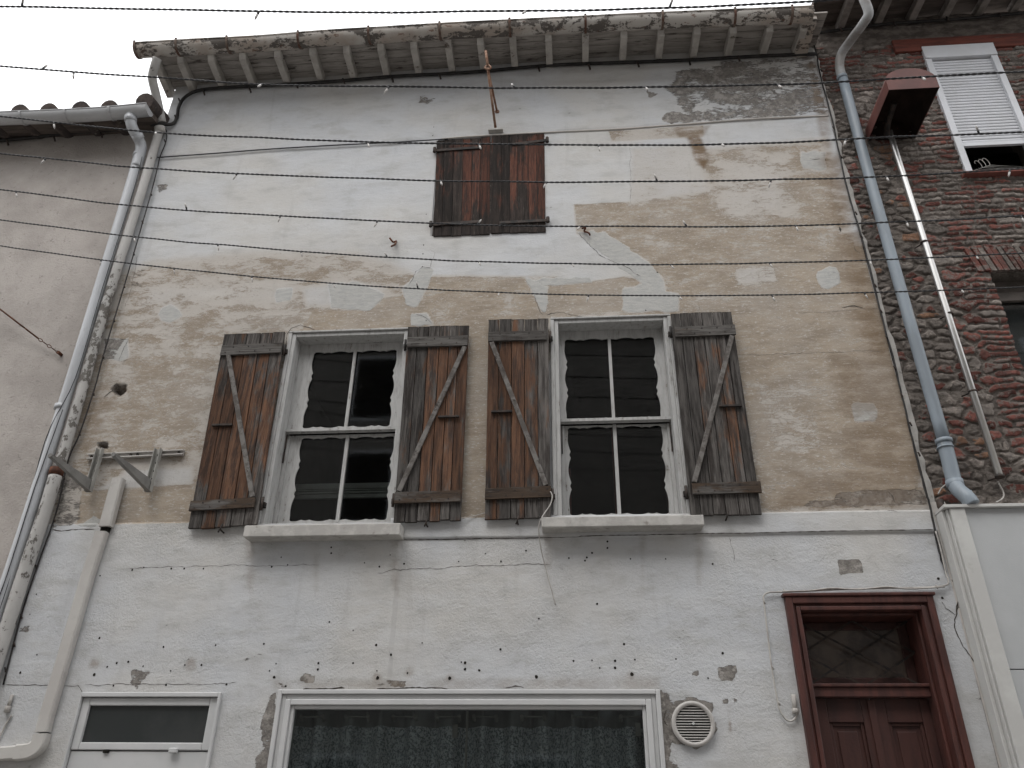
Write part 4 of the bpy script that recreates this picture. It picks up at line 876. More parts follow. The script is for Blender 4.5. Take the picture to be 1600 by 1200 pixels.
for j0 in range(0, len(vz), 8):
    sl = slice(j0, min(j0 + 8, len(vz))); zc = vz[sl].mean(); cand = S_[np.abs(S_[:, 1] - zc) < .26]; X_ = WX[sl].reshape(-1, 1); Z_ = WZ_[sl].reshape(-1, 1)
    pn = np.where(cand[:, 5] > 1.2, 2.6, 4.0); D_ = ((np.abs(X_ - cand[:, 0]) / np.where(cand[:, 5] > 1.2, 1.9, 1.25)) ** pn + np.abs(Z_ - cand[:, 1] + cand[:, 5] * .12 * (cand[:, 4] - .6) * (X_ - cand[:, 0])) ** pn) ** (1 / pn)
    i1 = D_.argmin(1); d1 = D_[np.arange(len(i1)), i1]; D2 = np.where(cand[None, :, 2] == cand[i1, 2][:, None], 9, D_); d2 = D2.min(1); e = (d2 - d1)
    sh_ = VX[sl].shape; EE[sl] = e.reshape(sh_); CC[sl] = cand[i1, 3].reshape(sh_); HH[sl] = cand[i1, 4].reshape(sh_)
smear = vnoise(VX, VZ, .16, 41) * .9 + vnoise(VX, VZ, .05, 42) * .5 + vnoise(VX, VZ, .018, 43) * .25
top_ = np.clip((VZ - (P(1393, 62, 0).z - .06)) / .05, 0, 1); thr = .026 + .014 * smear
face_ = np.clip((EE - thr * .35) / .016, 0, 1); face_ = face_ * face_ * (3 - 2 * face_)
cover = np.clip((smear - .26) / .12, 0, 1) * .8; MORT = np.clip(1 - face_ + cover + top_, 0, 1)
DEP = face_ * (.006 + .012 * HH) * (1 - .7 * cover) * (1 - top_) + .006 * vnoise(VX, VZ, .012, 44) + .014 * vnoise(VX, VZ, .045, 45) + .02 * vnoise(VX, VZ, .3, 46) - .004 * np.clip(1 - EE / .006, 0, 1) * (1 - cover) * (1 - top_)
VY = BY - .006 - DEP - .010 * top_
mb = MB(); mb.v = [tuple(map(float, r_)) for r_ in np.stack([VX, VY, VZ], -1).reshape(-1, 3)]; mb.w = [float(c_) for c_ in CC.reshape(-1)]
nvx = len(vx)
for j in range(len(vz) - 1):
    zc = (vz[j] + vz[j + 1]) / 2
    for i in range(nvx - 1):
        xc = (vx[i] + vx[i + 1]) / 2
        if any(o[0] < xc < o[1] and o[2] < zc < o[3] for o in (OPA, OPB)): continue
        a = j * nvx + i; mb.face((a, a + 1, a + 1 + nvx, a + nvx), True)
NB_ = len(mb.v)
# soldier course over the lower window
mb.cur = 0; x = OPB[0] - .09
while x < OPB[1] + .1:
    w_ = rb.uniform(.042, .055); lean = (x - (OPB[0] + .5)) * .0; mb.cw = rb.uniform(.02, .28) if rb.random() < .75 else rb.uniform(.4, .6)
    sh = -.055; a0 = OPB[3] + .004; a1 = OPB[3] + .245 + rb.uniform(-.012, .008); pr = rb.uniform(.030, .040)
    mb.hexa([(x, BY - pr, a0), (x + w_ - .011, BY - pr, a0), (x + w_ - .011 + sh, BY - pr, a1), (x + sh, BY - pr, a1), (x, BY + .01, a0), (x + w_ - .011, BY + .01, a0), (x + w_ - .011 + sh, BY + .01, a1), (x + sh, BY + .01, a1)]); x += w_
bw = mb.build('wall', M['brick'], bh); f_ = np.zeros(len(bw.data.vertices), np.float32); f_[:NB_] = MORT.reshape(-1); at_ = bw.data.attributes.new('mortar', 'FLOAT', 'POINT'); at_.data.foreach_set('value', f_)
mb = MB(); a, b_, c = LINT; mb.box(a, XB1, -.005, .03, c, b_); mb.build('lintel_beam', M['lintel'], bh, .006)
# roller shutter window
x0, x1, z0, z1 = OPA
mb = MB(); a = P(1440, 80, 0); e = P(1449, 98, 0); hb = a.z - e.z; mb.box(x0, x1, -.015, .08, z1 - hb, z1); mb.box(x0, x0 + .058, -.005, .08, z0 + .0, z1 - hb - .0005); mb.box(x1 - .058, x1, -.005, .08, z0 + .0, z1 - hb - .0005)
rw = mb.build('window', M['slat'], bh, .005)
zopen = P(1520, 222, 0).z; mb = MB(); zz = z1 - hb - .006; sh_ = .0375
while zz - sh_ > zopen:
    prof = [(-.0, 0), (-.007, -.006), (-.009, -.018), (-.007, -.030), (0, -.0355), (.006, -.0355), (.006, 0)]
    A = [mb.vert((x0 + .05, .03 + p[0], zz + p[1])) for p in prof]; B = [mb.vert((x1 - .05, .03 + p[0], zz + p[1])) for p in prof]
    for k in range(len(prof)): j = (k + 1) % len(prof); mb.face((A[k], B[k], B[j], A[j]))
    zz -= sh_
mb.box(x0 + .05, x1 - .05, .015, .04, zz - .04, zz - .001); mb.build('roller_slats', M['slat'], rw)
mb = MB(); mb.box(x0 + .058, x1 - .058, .17, .175, z0, zz); mb.build('pane', M['glass'], rw)
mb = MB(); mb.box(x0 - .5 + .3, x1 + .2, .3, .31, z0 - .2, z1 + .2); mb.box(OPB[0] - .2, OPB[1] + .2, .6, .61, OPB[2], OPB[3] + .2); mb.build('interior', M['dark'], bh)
mb = MB(); mb.box(x0 - .03, x1 + .06, -.035, .28, z0 - .03, z0 - .0005); mb.build('window_sill', M['redsill'], bh, .004)
# lower window
x0, x1, z0, z1 = OPB
mb = MB(); mb.box(x0 + .0, x1, .14, .20, z1 - .20, z1 - .12); mb.box(x0, x1, .155, .20, z1 - .12, z1); mb.box(x0, x0 + .06, .141, .20, z0, z1 - .20); wb = mb.build('window', simple('brown_window_wood', (.10, .085, .075), (.07, .06, .052), 6), bh, .004)
MB().box(x0 + .06, x1, .17, .176, z0, z1 - .20).build('pane', M['glass'], wb)
MB().box(x0 + .061, x1, .20, .205, z0, z1 - .21).build('net_curtain', simple('grey_net', (.085, .09, .095), (.07, .072, .076), 6), wb)
# eaves of the brick house
zj0 = P(1290, 50, .03); zj1 = P(1600, 20, .03); zjb = lambda x: lerp(zj0.z, zj1.z, (x - zj0.x) / (zj1.x - zj0.x)); OB = -.55
mb = MB(); 
for k in range(4):
    ua, ub = k / 4 + .006, (k + 1) / 4 - .006; xx0, xx1 = XR + .04, XB1
    q = []
    for x in (xx0, xx1):
        zw = zjb(x) + .09; zg = zjb(x) + .09 - .10; q += [(x, lerp(.04, OB, ua), lerp(zw, zg, ua)), (x, lerp(.04, OB, ub), lerp(zw, zg, ub))]
    mb.face([mb.vert(v) for v in (q[0], q[2], q[3], q[1])]); mb.face([mb.vert((v[0], v[1], v[2] + .02)) for v in (q[0], q[1], q[3], q[2])])
mb.hexa([(XR + .04, OB, zjb(XR) + .04), (XB1, OB, zjb(XB1) + .04), (XB1, OB, zjb(XB1) + .08), (XR + .04, OB, zjb(XR) + .08), (XR + .04, 4, zjb(XR) + 1.4), (XB1, 4, zjb(XB1) + 1.4), (XB1, 4, zjb(XB1) + 1.5), (XR + .04, 4, zjb(XR) + 1.5)])
mb.build('roof', M['dsoffit'], bh)
for px in (1312, 1372, 1426, 1480, 1536, 1594, 1650):
    x = P(px, 40, 0).x; mb = MB(); zw = zjb(x) + .085; y1 = OB + .05; mb.hexa([(x - .035, y1, zw - .16), (x + .035, y1, zw - .16), (x + .035, y1, zw - .095), (x - .035, y1, zw - .095), (x - .035, .03, zw - .09), (x + .035, .03, zw - .09), (x + .035, .03, zw - .003), (x - .035, .03, zw - .003)]); mb.build('rafter', M['drafter'], bh, .004)
mb = MB(); pts = [(XR + .02, OB - .06, zjb(XR) + .04), (XB1, OB - .06, zjb(XB1) + .04)]; prev = None
for p in pts:
    ringv = [mb.vert((p[0], p[1] + .075 * math.cos(math.pi + math.pi * k / 12), p[2] + .075 * math.sin(math.pi + math.pi * k / 12))) for k in range(13)]
    if prev:
        for k in range(12): mb.face((prev[k], ringv[k], ringv[k + 1], prev[k + 1]), True)
    prev = ringv
mb.build('gutter', M['pipe_rt'], bh)

# ------------------------------------------------------------------ shopfront surround, lower right
YS = -.16
sf = thing('shopfront', (P(1540, 1000, YS).x, YS, 0), 'white and grey painted shopfront casing with a ledge on top, under the blue grey downpipe', 'shopfront')
a = P(1482, 792, YS); b = P(1600, 788, YS); zt = (a.z + b.z) / 2; xa = P(1496, 850, YS).x - .02
xl = P(1484, 830, YS).x
mb = MB(); mb.box(xl, XB1, YS - .012, .03, zt - .012, zt + .010); mb.build('ledge', M['trim'], sf, .003)
mb = MB(); mb.box(xl + .002, xl + .026, YS + .05, -.012, .1, zt - .013); mb.box(xl + .0262, xl + .04, YS + .02, -.012, .1, zt - .013); mb.box(xl + .0402, xl + .135, YS, -.012, .1, zt - .013); mb.build('pilaster', M['trim'], sf, .005)
zjoin = P(1565, 1045, YS).z; zbot = P(1590, 1130, YS).z
mb = MB(); mb.box(xl + .136, XB1, YS + .02, .02, zjoin + .003, zt - .013); mb.box(xl + .136, XB1, YS + .02, .02, zbot, zjoin - .003); mb.build('sign_panel', M['panel'], sf, .002)
mb = MB(); mb.box(xl + .136, XB1, .06, .08, .1, zbot - .001); mb.build('shop_opening', simple('dark_red_brown_recess', (.045, .02, .017), (.03, .015, .013), 4), sf)
mb = MB(); c = P(1474, 785, -.06); mb.tube(smooth([c + Vector((-.02, 0, .01)), c + Vector((-.03, -.02, -.04)), c + Vector((.0, -.04, -.08)), c + Vector((.05, -.05, -.06))], 4), .026, 8); mb.build('torn_flashing', M['iron'], sf)

# ------------------------------------------------------------------ pipes
def pipe(name, px, y, r_, mat, label, cat='pipe', parent=None, n=16, group=None, collars=(), cm=None, wears=None, yv=None, sm=5):
    pts = smooth([P(a[0], a[1], a[2] if len(a) > 2 else y) for a in px], sm) if sm else [P(a[0], a[1], a[2] if len(a) > 2 else y) for a in px]
    t = thing(name, (pts[-1].x, y, min(p.z for p in pts)), label, cat, group)
    mb = MB()
    if wears: mb.cw = wears
    mb.tube(pts, r_, n); mb.build('pipe_run', mat, t)
    for (cx, cy, yy, rr, hh, m_) in collars:
        c = P(cx, cy, yy); i = min(range(len(pts)), key=lambda k: (pts[k] - c).length); d = (pts[min(i + 1, len(pts) - 1)] - pts[max(i - 1, 0)]).normalized()
        mb = MB(); mb.tube([c - d * hh / 2, c + d * hh / 2], rr, n); mb.build('collar', m_, t)
    return t
LP = [(206, 172, -.30), (204, 186, -.28), (207, 200, -.24), (214, 213, -.17), (220, 226, -.10), (219, 240, -.075), (213, 262, -.07)]
pl = pipe('downpipe', LP, -.07, .050, M['pipe_l'], 'clean pale grey downpipe dropping from the left house gutter beside the facade corner', 'downpipe',
     collars=((204, 186, -.28, .056, .05, M['pipe_l']), (215, 213, -.17, .056, .05, M['pipe_l'])), group=None)
ORG_t = ORG[pl.name]
mb = MB(); mb.tube(smooth([P(a, b, -.07) for a, b in ((215, 250), (200, 303), (155, 452), (109, 603), (60, 760), (13, 905), (-35, 1050))], 4), .046, 18); mb.build('lower_pipe', M['pipe_l'], pl)
for a, b in ((217, 243), (96, 637)): c = P(a, b, -.07); d = (P(a - 10, b + 33, -.07) - c).normalized(); mb = MB(); mb.tube([c - d * .02, c + d * .02], .053, 18); mb.build('collar', M['pipe_l'], pl)
P2 = [(246, 91, GYY + .01), (242, 103, -.42), (238, 122, -.34), (243, 145, -.24), (249, 172, -.14), (253, 192, -.08)]
p2 = pipe('downpipe', P2, -.06, .042, M['mottled'], 'flaking painted downpipe from the tall house gutter, rust collar half way down', 'downpipe', collars=((250, 203, -.065, .05, .06, M['stone']),), wears=-.1)
mb = MB(); pts = smooth([P(a, b, -.062) for a, b in ((250, 200), (221, 300), (173, 452), (131, 600), (109, 675), (92, 732))], 6)
mb.w = []; mb.tube(pts, .040, 16); mb.w = [float(np.interp(v[2], [P(100, 700).z, P(165, 480).z, P(200, 380).z], [.35, .75, -.3])) for v in mb.v]; mb.build('upper_length', M['mottled'], p2)
mb = MB(); mb.cw = .25; mb.tube(smooth([P(a, b, -.064) for a, b in ((87, 742), (70, 800), (38, 895), (8, 990), (-30, 1110))], 5), .048, 16); mb.build('lower_length', M['mottled'], p2)
mb = MB(); c = P(88, 738, -.063); d = (P(79, 766, -.063) - c).normalized(); mb.tube([c - d * .03, c + d * .03], .052, 16); mb.build('rust_collar', M['rust'], p2)
PR = [(1340, -30, -.62), (1348, -6, -.60), (1357, 18, -.55), (1352, 32, -.48), (1330, 62, -.22), (1315, 84, -.09), (1312, 105, -.055), (1318, 128, -.055)]
p3 = pipe('downpipe', PR, -.055, .042, M['pipe_rt'], 'blue grey downpipe down the brick wall with a pale swan neck bend at the eaves', 'downpipe', collars=((1316, 122, -.055, .048, .04, M['pipe_r']),))
mb = MB(); mb.tube(smooth([P(a, b, -.055) for a, b in ((1317, 124), (1365, 300), (1425, 515), (1476, 692))], 4), .044, 18); mb.build('long_pipe', M['pipe_r'], p3)
mb = MB(); mb.tube(smooth([P(1475, 690, -.055), P(1484, 725, -.055), P(1491, 753, -.055), P(1498, 766, -.09), P(1511, 777, -.14), P(1519, 788, -.15)], 4), .050, 18); mb.build('boot', M['pipe_r'], p3)
for a, b, w_ in ((1475, 690, .03), (1477, 700, .012), (1492, 756, .05), (1504, 770, .02)): 
    c = P(a, b, -.055 if b < 760 else -.10); d = (P(a + 9, b + 34, -.055) - c).normalized(); mb = MB(); mb.tube([c - d * w_ / 2, c + d * w_ / 2], .057, 18); mb.build('collar', M['pipe_r'], p3)
# stainless flue and its hood
HY = -.55
fl = thing('flue_pipe', P(1564, 748, -.04), 'thin shiny stainless pipe down the brick wall below the red hood', 'flue pipe')
mb = MB(); mb.tube([P(1390, 205, -.05), P(1398, 232, -.05), P(1480, 488, -.05), P(1562, 745, -.05)], .0245, 18); mb.build('steel_tube', M['steel'], fl)
for a, b in ((1444, 379), (1483, 491), (1520, 612), (1562, 745)):
    c = P(a, b, -.05); mb = MB(); mb.tube([c - Vector((0, 0, .007)), c + Vector((0, 0, .007))], .030, 16); mb.tube([c, c + Vector((-.05, .07, 0))], .006, 6); mb.build('clamp', M['iron'], fl)
hd = thing('red_hood', P(1393, 218, .02), 'dull red barrel topped metal hood sticking out over the flue beside the roller shutter', 'hood')
a0 = P(1357, 217, .02); a1 = P(1431, 217, .02); b0 = P(1388, 144, HY); b1 = P(1467, 136, HY)
zb_ = (a0.z + a1.z + b0.z + b1.z) / 4; x0, x1 = (a0.x + b0.x) / 2, (a1.x + b1.x) / 2; sideh = .115; rise = .135; th = .006; nA = 16
def hprof(i=0):
    x0_, x1_ = x0 + i, x1 - i; P_ = [(x0_, zb_)] ; 
    for k in range(nA + 1): a = math.pi - math.pi * k / nA; P_.append(((x0_ + x1_) / 2 + (x1_ - x0_) / 2 * math.cos(a), zb_ + sideh + (rise - i) * math.sin(a)))
    P_.append((x1_, zb_)); return P_
o_ = hprof(0); n = len(o_)
mb = MB(); A = [mb.vert((p[0], HY, p[1])) for p in o_]; B = [mb.vert((p[0], .02, p[1])) for p in o_]; mb.face(A)
for k in range(n - 1): mb.face((A[k], B[k], B[k + 1], A[k + 1]), 0 < k < n - 2)
mb.build('shell', M['hood'], hd)
i_ = hprof(.008); mb = MB(); A = [mb.vert((p[0], HY + .008, p[1])) for p in i_]; B = [mb.vert((p[0], .015, p[1])) for p in i_]; mb.face(A[::-1]); mb.face(B)
for k in range(n - 1): mb.face((A[k], A[k + 1], B[k + 1], B[k]))
mb.build('lining', M['hoodin'], hd)
mb = MB(); mb.tube(smooth([(a0.x + .13, -.05, zb_ - .02), (a0.x + .14, -.1, zb_ + .08), (b0.x + .16, -.3, zb_ + .12)], 5), .028, 12); mb.build('elbow', M['iron'], hd)

# ------------------------------------------------------------------ AC bracket, trunking
br = thing('wall_bracket', P(210, 770, -.02), 'empty cream air conditioner bracket, a slotted rail with two projecting arms left of the shutters', 'bracket')
mb = MB(); a = P(136, 713, -.03); b = P(286, 706, -.03); h_ = .042
mb.hexa([(a.x, -.034, a.z - h_ / 2), (b.x, -.034, b.z - h_ / 2), (b.x, -.034, b.z - h_ / 2 + .008), (a.x, -.034, a.z - h_ / 2 + .008), (a.x, -.004, a.z - h_ / 2), (b.x, -.004, b.z - h_ / 2), (b.x, -.004, b.z - h_ / 2 + .008), (a.x, -.004, a.z - h_ / 2 + .008)])
mb.hexa([(a.x, -.034, a.z + h_ / 2 - .008), (b.x, -.034, b.z + h_ / 2 - .008), (b.x, -.034, b.z + h_ / 2), (a.x, -.034, a.z + h_ / 2), (a.x, -.004, a.z + h_ / 2 - .008), (b.x, -.004, b.z + h_ / 2 - .008), (b.x, -.004, b.z + h_ / 2), (a.x, -.004, a.z + h_ / 2)])
mb.hexa([(a.x, -.014, a.z - h_ / 2 + .0085), (b.x, -.014, b.z - h_ / 2 + .0085), (b.x, -.014, b.z + h_ / 2 - .0085), (a.x, -.014, a.z + h_ / 2 - .0085), (a.x, -.005, a.z - h_ / 2 + .0085), (b.x, -.005, b.z - h_ / 2 + .0085), (b.x, -.005, b.z + h_ / 2 - .0085), (a.x, -.005, a.z + h_ / 2 - .0085)])
mb.build('rail', M['pvc_beige'], br)
mb = MB()
for t in (.04, .45, .52, .95): c = a.lerp(b, t); mb.tube([(c.x, -.015, c.z), (c.x, -.026, c.z)], .010, 6)
mb.build('rail_bolts', M['iron'], br)
for tx, bx, tip in ((154, 143, (81, 714)), (245, 236, (182, 713))):
    t_ = P(tx, 704, -.04); b_ = P(bx, 769, -.04); x = (t_.x + b_.x) / 2; zt, zb2 = t_.z + .01, b_.z; ty = -.50
    # find the arm length from the tip
    best = min((abs(P(tip[0], tip[1], -yy / 100).z - (zb2 + .05)), yy) for yy in range(20, 80)); ty = -best[1] / 100.0
    mb = MB(); mb.box(x - .024, x + .024, -.040, -.0345, zb2, zt); mb.box(x - .024, x - .020, -.075, -.0405, zb2, zt); mb.box(x + .020, x + .024, -.075, -.0405, zb2, zt)
    up = mb.build('upright', M['galv'], br)
    mb = MB()
    for k in range(5): z = lerp(zb2 + .04, zt - .05, k / 4); mb.box(x - .006, x + .006, -.0412, -.0403, z - .008, z + .008)
    mb.build('slots', M['hole'], up)
    mb = MB(); e = .034; zA = zb2 + .005
    for s_ in (-1, 1):
        xx = x + s_ * .014; mb.hexa([(xx - .0015, -.042, zA - .0), (xx + .0015, -.042, zA - .0), (xx + .0015, ty, zA + .048), (xx - .0015, ty, zA + .048), (xx - .0015, -.042, zA + .085), (xx + .0015, -.042, zA + .085), (xx + .0015, ty, zA + .064), (xx - .0015, ty, zA + .064)])
    mb.hexa([(x - .0155, -.042, zA - .004), (x + .0155, -.042, zA - .004), (x + .0155, ty, zA + .044), (x - .0155, ty, zA + .044), (x - .0155, -.042, zA), (x + .0155, -.042, zA), (x + .0155, ty, zA + .048), (x - .0155, ty, zA + .048)])
    mb.tube([(x, ty - .002, zA + .056), (x, ty - .008, zA + .056)], .015, 10); mb.build('arm', M['armgrey'], br)
tk = thing('cable_trunking', P(62, 1180, -.03), 'long beige plastic duct down the left of the facade, turning a corner at the bottom', 'cable duct')
def duct(pts, w, d0, y0):
    mb = MB(); L = []
    for i, p in enumerate(pts):
        t = (pts[min(i + 1, len(pts) - 1)] - pts[max(i - 1, 0)]).normalized(); nn = Vector((-t.z, 0, t.x)) * (w / 2); c = .010; nc = nn.normalized() * (w / 2 - c)
        L.append([mb.vert((p.x - nn.x, y0, p.z - nn.z)), mb.vert((p.x - nn.x, y0 - d0 + c, p.z - nn.z)), mb.vert((p.x - nc.x, y0 - d0, p.z - nc.z)), mb.vert((p.x + nc.x, y0 - d0, p.z + nc.z)), mb.vert((p.x + nn.x, y0 - d0 + c, p.z + nn.z)), mb.vert((p.x + nn.x, y0, p.z + nn.z))])
    for A, B in zip(L[:-1], L[1:]):
        for k in range(6): mb.face((A[k], A[(k + 1) % 6], B[(k + 1) % 6], B[k]))
    mb.face(L[0]); mb.face(L[-1][::-1]); return mb
duct([P(183, 747, -.06), P(163, 822, -.06)], .092, .055, -.012).build('upper_cover', M['pvc_beige'], tk)
duct([P(163, 822, -.05), P(160, 832, -.05)], .07, .03, -.012).build('bare_gap', M['hole'], tk)
duct([P(159, 831, -.05), P(137, 899, -.05), P(99, 1030, -.05), P(72, 1120, -.05), P(66, 1144, -.05)], .088, .05, -.024).build('lower_cover', M['pvc_beige'], tk)
duct(smooth([P(65, 1147, -.05), P(60, 1164, -.05), P(46, 1174, -.05), P(26, 1176, -.05)], 5), .097, .056, -.022).build('corner_piece', M['pvc_beige'], tk)
duct([P(27, 1176, -.05), P(-60, 1182, -.05)], .084, .05, -.024).build('foot_cover', M['pvc_beige'], tk)

# ------------------------------------------------------------------ cables
def cable(name, px, y, r_, mat, label, cat='cable', clips=(), n=8, sm=5, clipm=None, jit=0.0):
    base = [P(a[0], a[1], a[2] if len(a) > 2 else y) for a in px]; pts = smooth(base, sm)
    if jit: pts = [p + Vector((random.uniform(-jit, jit), 0, random.uniform(-jit, jit))) for p in pts]
    t = thing(name, pts[-1], label, cat); mb = MB(); mb.tube(pts, r_, n); mb.build('flex', mat, t)
    for c in clips:
        p = P(c[0], c[1], c[2] if len(c) > 2 else y); mb = MB(); s_ = c[3] if len(c) > 3 else .012
        mb.tube([p + Vector((0, -r_ * 1.3, s_ * .7)), p + Vector((s_ * .5, -r_ * .9, -s_ * .4)), p + Vector((s_ * .9, .0, -s_ * 1.6))], s_ * .45, 6); mb.build('clip', clipm or M['iron'], t)
    return t
cable('eaves_cable', [(-40, 223, -.02), (40, 216, -.02), (110, 208, -.02), (180, 203, -.03), (225, 197, -.05), (245, 194, -.10), (268, 194, -.04), (276, 184, -.03), (279, 168), (287, 154), (305, 143), (335, 138), (400, 134), (480, 130), (560, 124), (620, 119), (700, 115), (757, 111), (860, 102), (960, 98), (1070, 94), (1180, 88), (1276, 84)],
      -.035, .017, M['cable'], 'thick black cable clipped just below the eaves of the tall house', clips=[(12, 223, -.03, .022), (85, 217, -.03, .022), (158, 211, -.03, .022), (280, 158, -.03, .02), (274, 184, -.03, .02), (318, 145, -.03, .022), (390, 141, -.03, .022), (463, 134, -.03, .022), (536, 127, -.03, .022), (612, 125, -.03, .022), (686, 120, -.03, .022), (760, 114, -.03, .022), (840, 108, -.03, .022), (919, 105, -.03, .022), (995, 101, -.03, .022), (1075, 98, -.03, .022), (1152, 92, -.03, .022)])
cable('thin_cable', [(254, 198), (260, 205), (259, 222), (250, 245), (246, 262), (236, 302), (223, 347), (209, 396), (194, 447), (178, 500), (161, 557), (148, 606), (125, 676), (112, 705), (104, 730), (88, 800), (60, 880), (33, 962), (5, 1070)], -.03, .0055, M['cable'], 'thin black cable clipped down the left edge of the peeling facade',
      clips=[(c[0], c[1], -.03, .013) for c in ((257, 220), (236, 303), (222, 347), (209, 396), (194, 447), (178, 500), (161, 557), (146, 615), (124, 677), (100, 746), (85, 812), (56, 885), (33, 962), (22, 1006), (8, 1045))])
cable('corner_cable', [(1262, 48, -.2), (1268, 62, -.06), (1276, 84), (1280, 110), (1299, 182), (1310, 232), (1325, 300), (1343, 360), (1362, 430), (1378, 495), (1398, 570), (1412, 630), (1430, 705), (1447, 770), (1453, 790), (1462, 835), (1467, 860), (1478, 895)], -.02, .007, M['cable'], 'thin black cable clipped down the right corner beside the brick house', jit=.003,
      clips=[(c[0], c[1], -.022, .013) for c in ((1282, 110), (1301, 200), (1313, 245), (1336, 333), (1345, 370), (1366, 446), (1375, 486), (1384, 527), (1396, 574), (1407, 617), (1421, 662), (1434, 709))])
cable('line_wire', [(246, 246), (330, 240), (420, 233), (520, 227), (620, 222), (700, 217)], -.02, .006, M['lightcable'], 'thin grey wire running from the downpipes to the top of the loft shutter')
cable('eaves_cable', [(1276, 52, -.02), (1380, 38, -.02), (1480, 31, -.02), (1560, 24, -.02), (1660, 14, -.02)], -.02, .014, M['cable'], 'black cable just below the eaves of the brick house', clips=[(1312, 47, -.03, .02), (1395, 38, -.03, .02), (1478, 30, -.03, .02), (1560, 24, -.03, .02)])
cable('door_cable', [(1462, 830), (1470, 858), (1478, 895), (1482, 908), (1476, 915), (1440, 918), (1380, 919), (1310, 921), (1250, 924), (1215, 925), (1200, 926), (1193, 932), (1194, 945), (1200, 995), (1206, 1045), (1214, 1090), (1218, 1108), (1228, 1124), (1238, 1126), (1245, 1118), (1247, 1108)], -.03, .0055, M['wirewhite'], 'off-white cable looping over and down beside the oxblood door', clips=[(c[0], c[1], -.033, .010) for c in ((1462, 916), (1224, 922), (1193, 940), (1206, 1042), (1216, 1098))], clipm=M['wirewhite'])
cable('door_cable', [(1476, 917), (1420, 920), (1385, 917), (1340, 921), (1300, 919), (1262, 923), (1222, 924)], -.04, .005, M['wirewhite'], 'second off-white cable running just above the oxblood door head')
mb = MB(); a = P(1240, 1085, -.04); b = P(1243, 1112, -.04); mb.tube([(a.x, -.03, a.z), (b.x, -.03, b.z)], .014, 10); mb.tube([(b.x, -.03, b.z + .02), (b.x, -.03, b.z - .01)], .018, 10); tag(mb.build('junction_box', M['wirewhite']), 'small grimy white cable connector hanging left of the oxblood door frame', 'cable connector')
cable('loose_cable', [(860, 768, -.09), (863, 775, -.10), (860, 788, -.10), (852, 800, -.14), (847, 808, -.19), (842, 822, -.19), (844, 850, -.12), (852, 885, -.06), (860, 915, -.04), (868, 945, -.03)], -.05, .0042, M['wirewhite'], 'loose white cord dangling past the left end of the right window sill')
cable('stay_wire', [(720, 811, -.05), (745, 805, -.03), (758, 801, -.05)], -.04, .003, M['wirewhite'], 'short thin wire slung between the two middle shutters')
cable('loose_cable', [(1472, 708, -.03), (1474, 735, -.02), (1482, 755, -.02)], -.03, .004, M['wirewhite'], 'short pale cord beside the blue grey downpipe boot')
cable('loose_cable', [(1559, 752, -.03), (1568, 770, -.03), (1566, 779, -.06), (1556, 785, -.12)], -.03, .005, M['wirewhite'], 'short pale cord hanging from the foot of the stainless flue')
cable('loose_cable', [(1466, 772, -.02), (1472, 762, -.02), (1482, 756, -.02), (1492, 762, -.05)], -.03, .005, M['wirewhite'], 'pale cord tail above the shopfront corner')
for k, (px, lb) in enumerate((([(222, 245, -.125), (208, 300, -.12), (160, 450, -.12), (118, 590, -.12), (70, 690, -.11), (25, 870, -.10), (-10, 980, -.10)], 'thin grey wire strapped along the front of the clean downpipe'), ([(98, 640, -.12), (60, 745, -.12), (45, 790, -.12), (12, 895, -.12), (-10, 955, -.12)], 'second grey wire along the lower half of the clean downpipe'))):
    cable('pipe_wire', px, -.12, .0035, M['lightcable'], lb)
# lower-left cable and gland
cable('wall_cable', [(18, 1118, -.03), (10, 1130, -.03), (0, 1150, -.03), (-8, 1165, -.03)], -.03, .006, M['wirewhite'], 'short white cable with a gland beside the duct foot at lower left')
mb = MB(); a = P(11, 1108, -.04); mb.tube([(a.x, -.035, a.z + .02), (a.x, -.035, a.z - .02)], .018, 8); mb.tube([(a.x + .004, -.035, a.z + .09), (a.x, -.035, a.z + .02)], .011, 8); tag(mb.build('cable_gland', M['wirewhite']), 'small white cable gland on the render at lower left', 'cable gland')
# chain and rod on the left house
t = thing('tension_rod', P(95, 555, 0), 'rusty rod ending in a chain and wall eye on the left house', 'rod')
mb = MB(); a = P(-30, 460, -.12); b = P(60, 529, -.03); mb.tube([a, b], .007, 8); mb.build('rod', M['rust'], t)
for k in range(5):
    c = b.lerp(P(94, 553, -.005), (k + .5) / 5); d = (P(94, 553, -.005) - b).normalized() * .028; n_ = Vector((-d.z, 0, d.x)).normalized() * .011 if k % 2 == 0 else Vector((0, .011, 0)); mb = MB()
    mb.tube([c + d * .8 * math.cos(u * math.pi / 6) + n_ * math.sin(u * math.pi / 6) for u in range(13)], .0035, 6, False); mb.build('chain_link', M['rust'], t)
mb = MB(); c = P(94, 553, 0); mb.tube([(c.x, .02, c.z), (c.x, -.03, c.z)], .014, 8); mb.build('wall_eye', M['rust'], t)
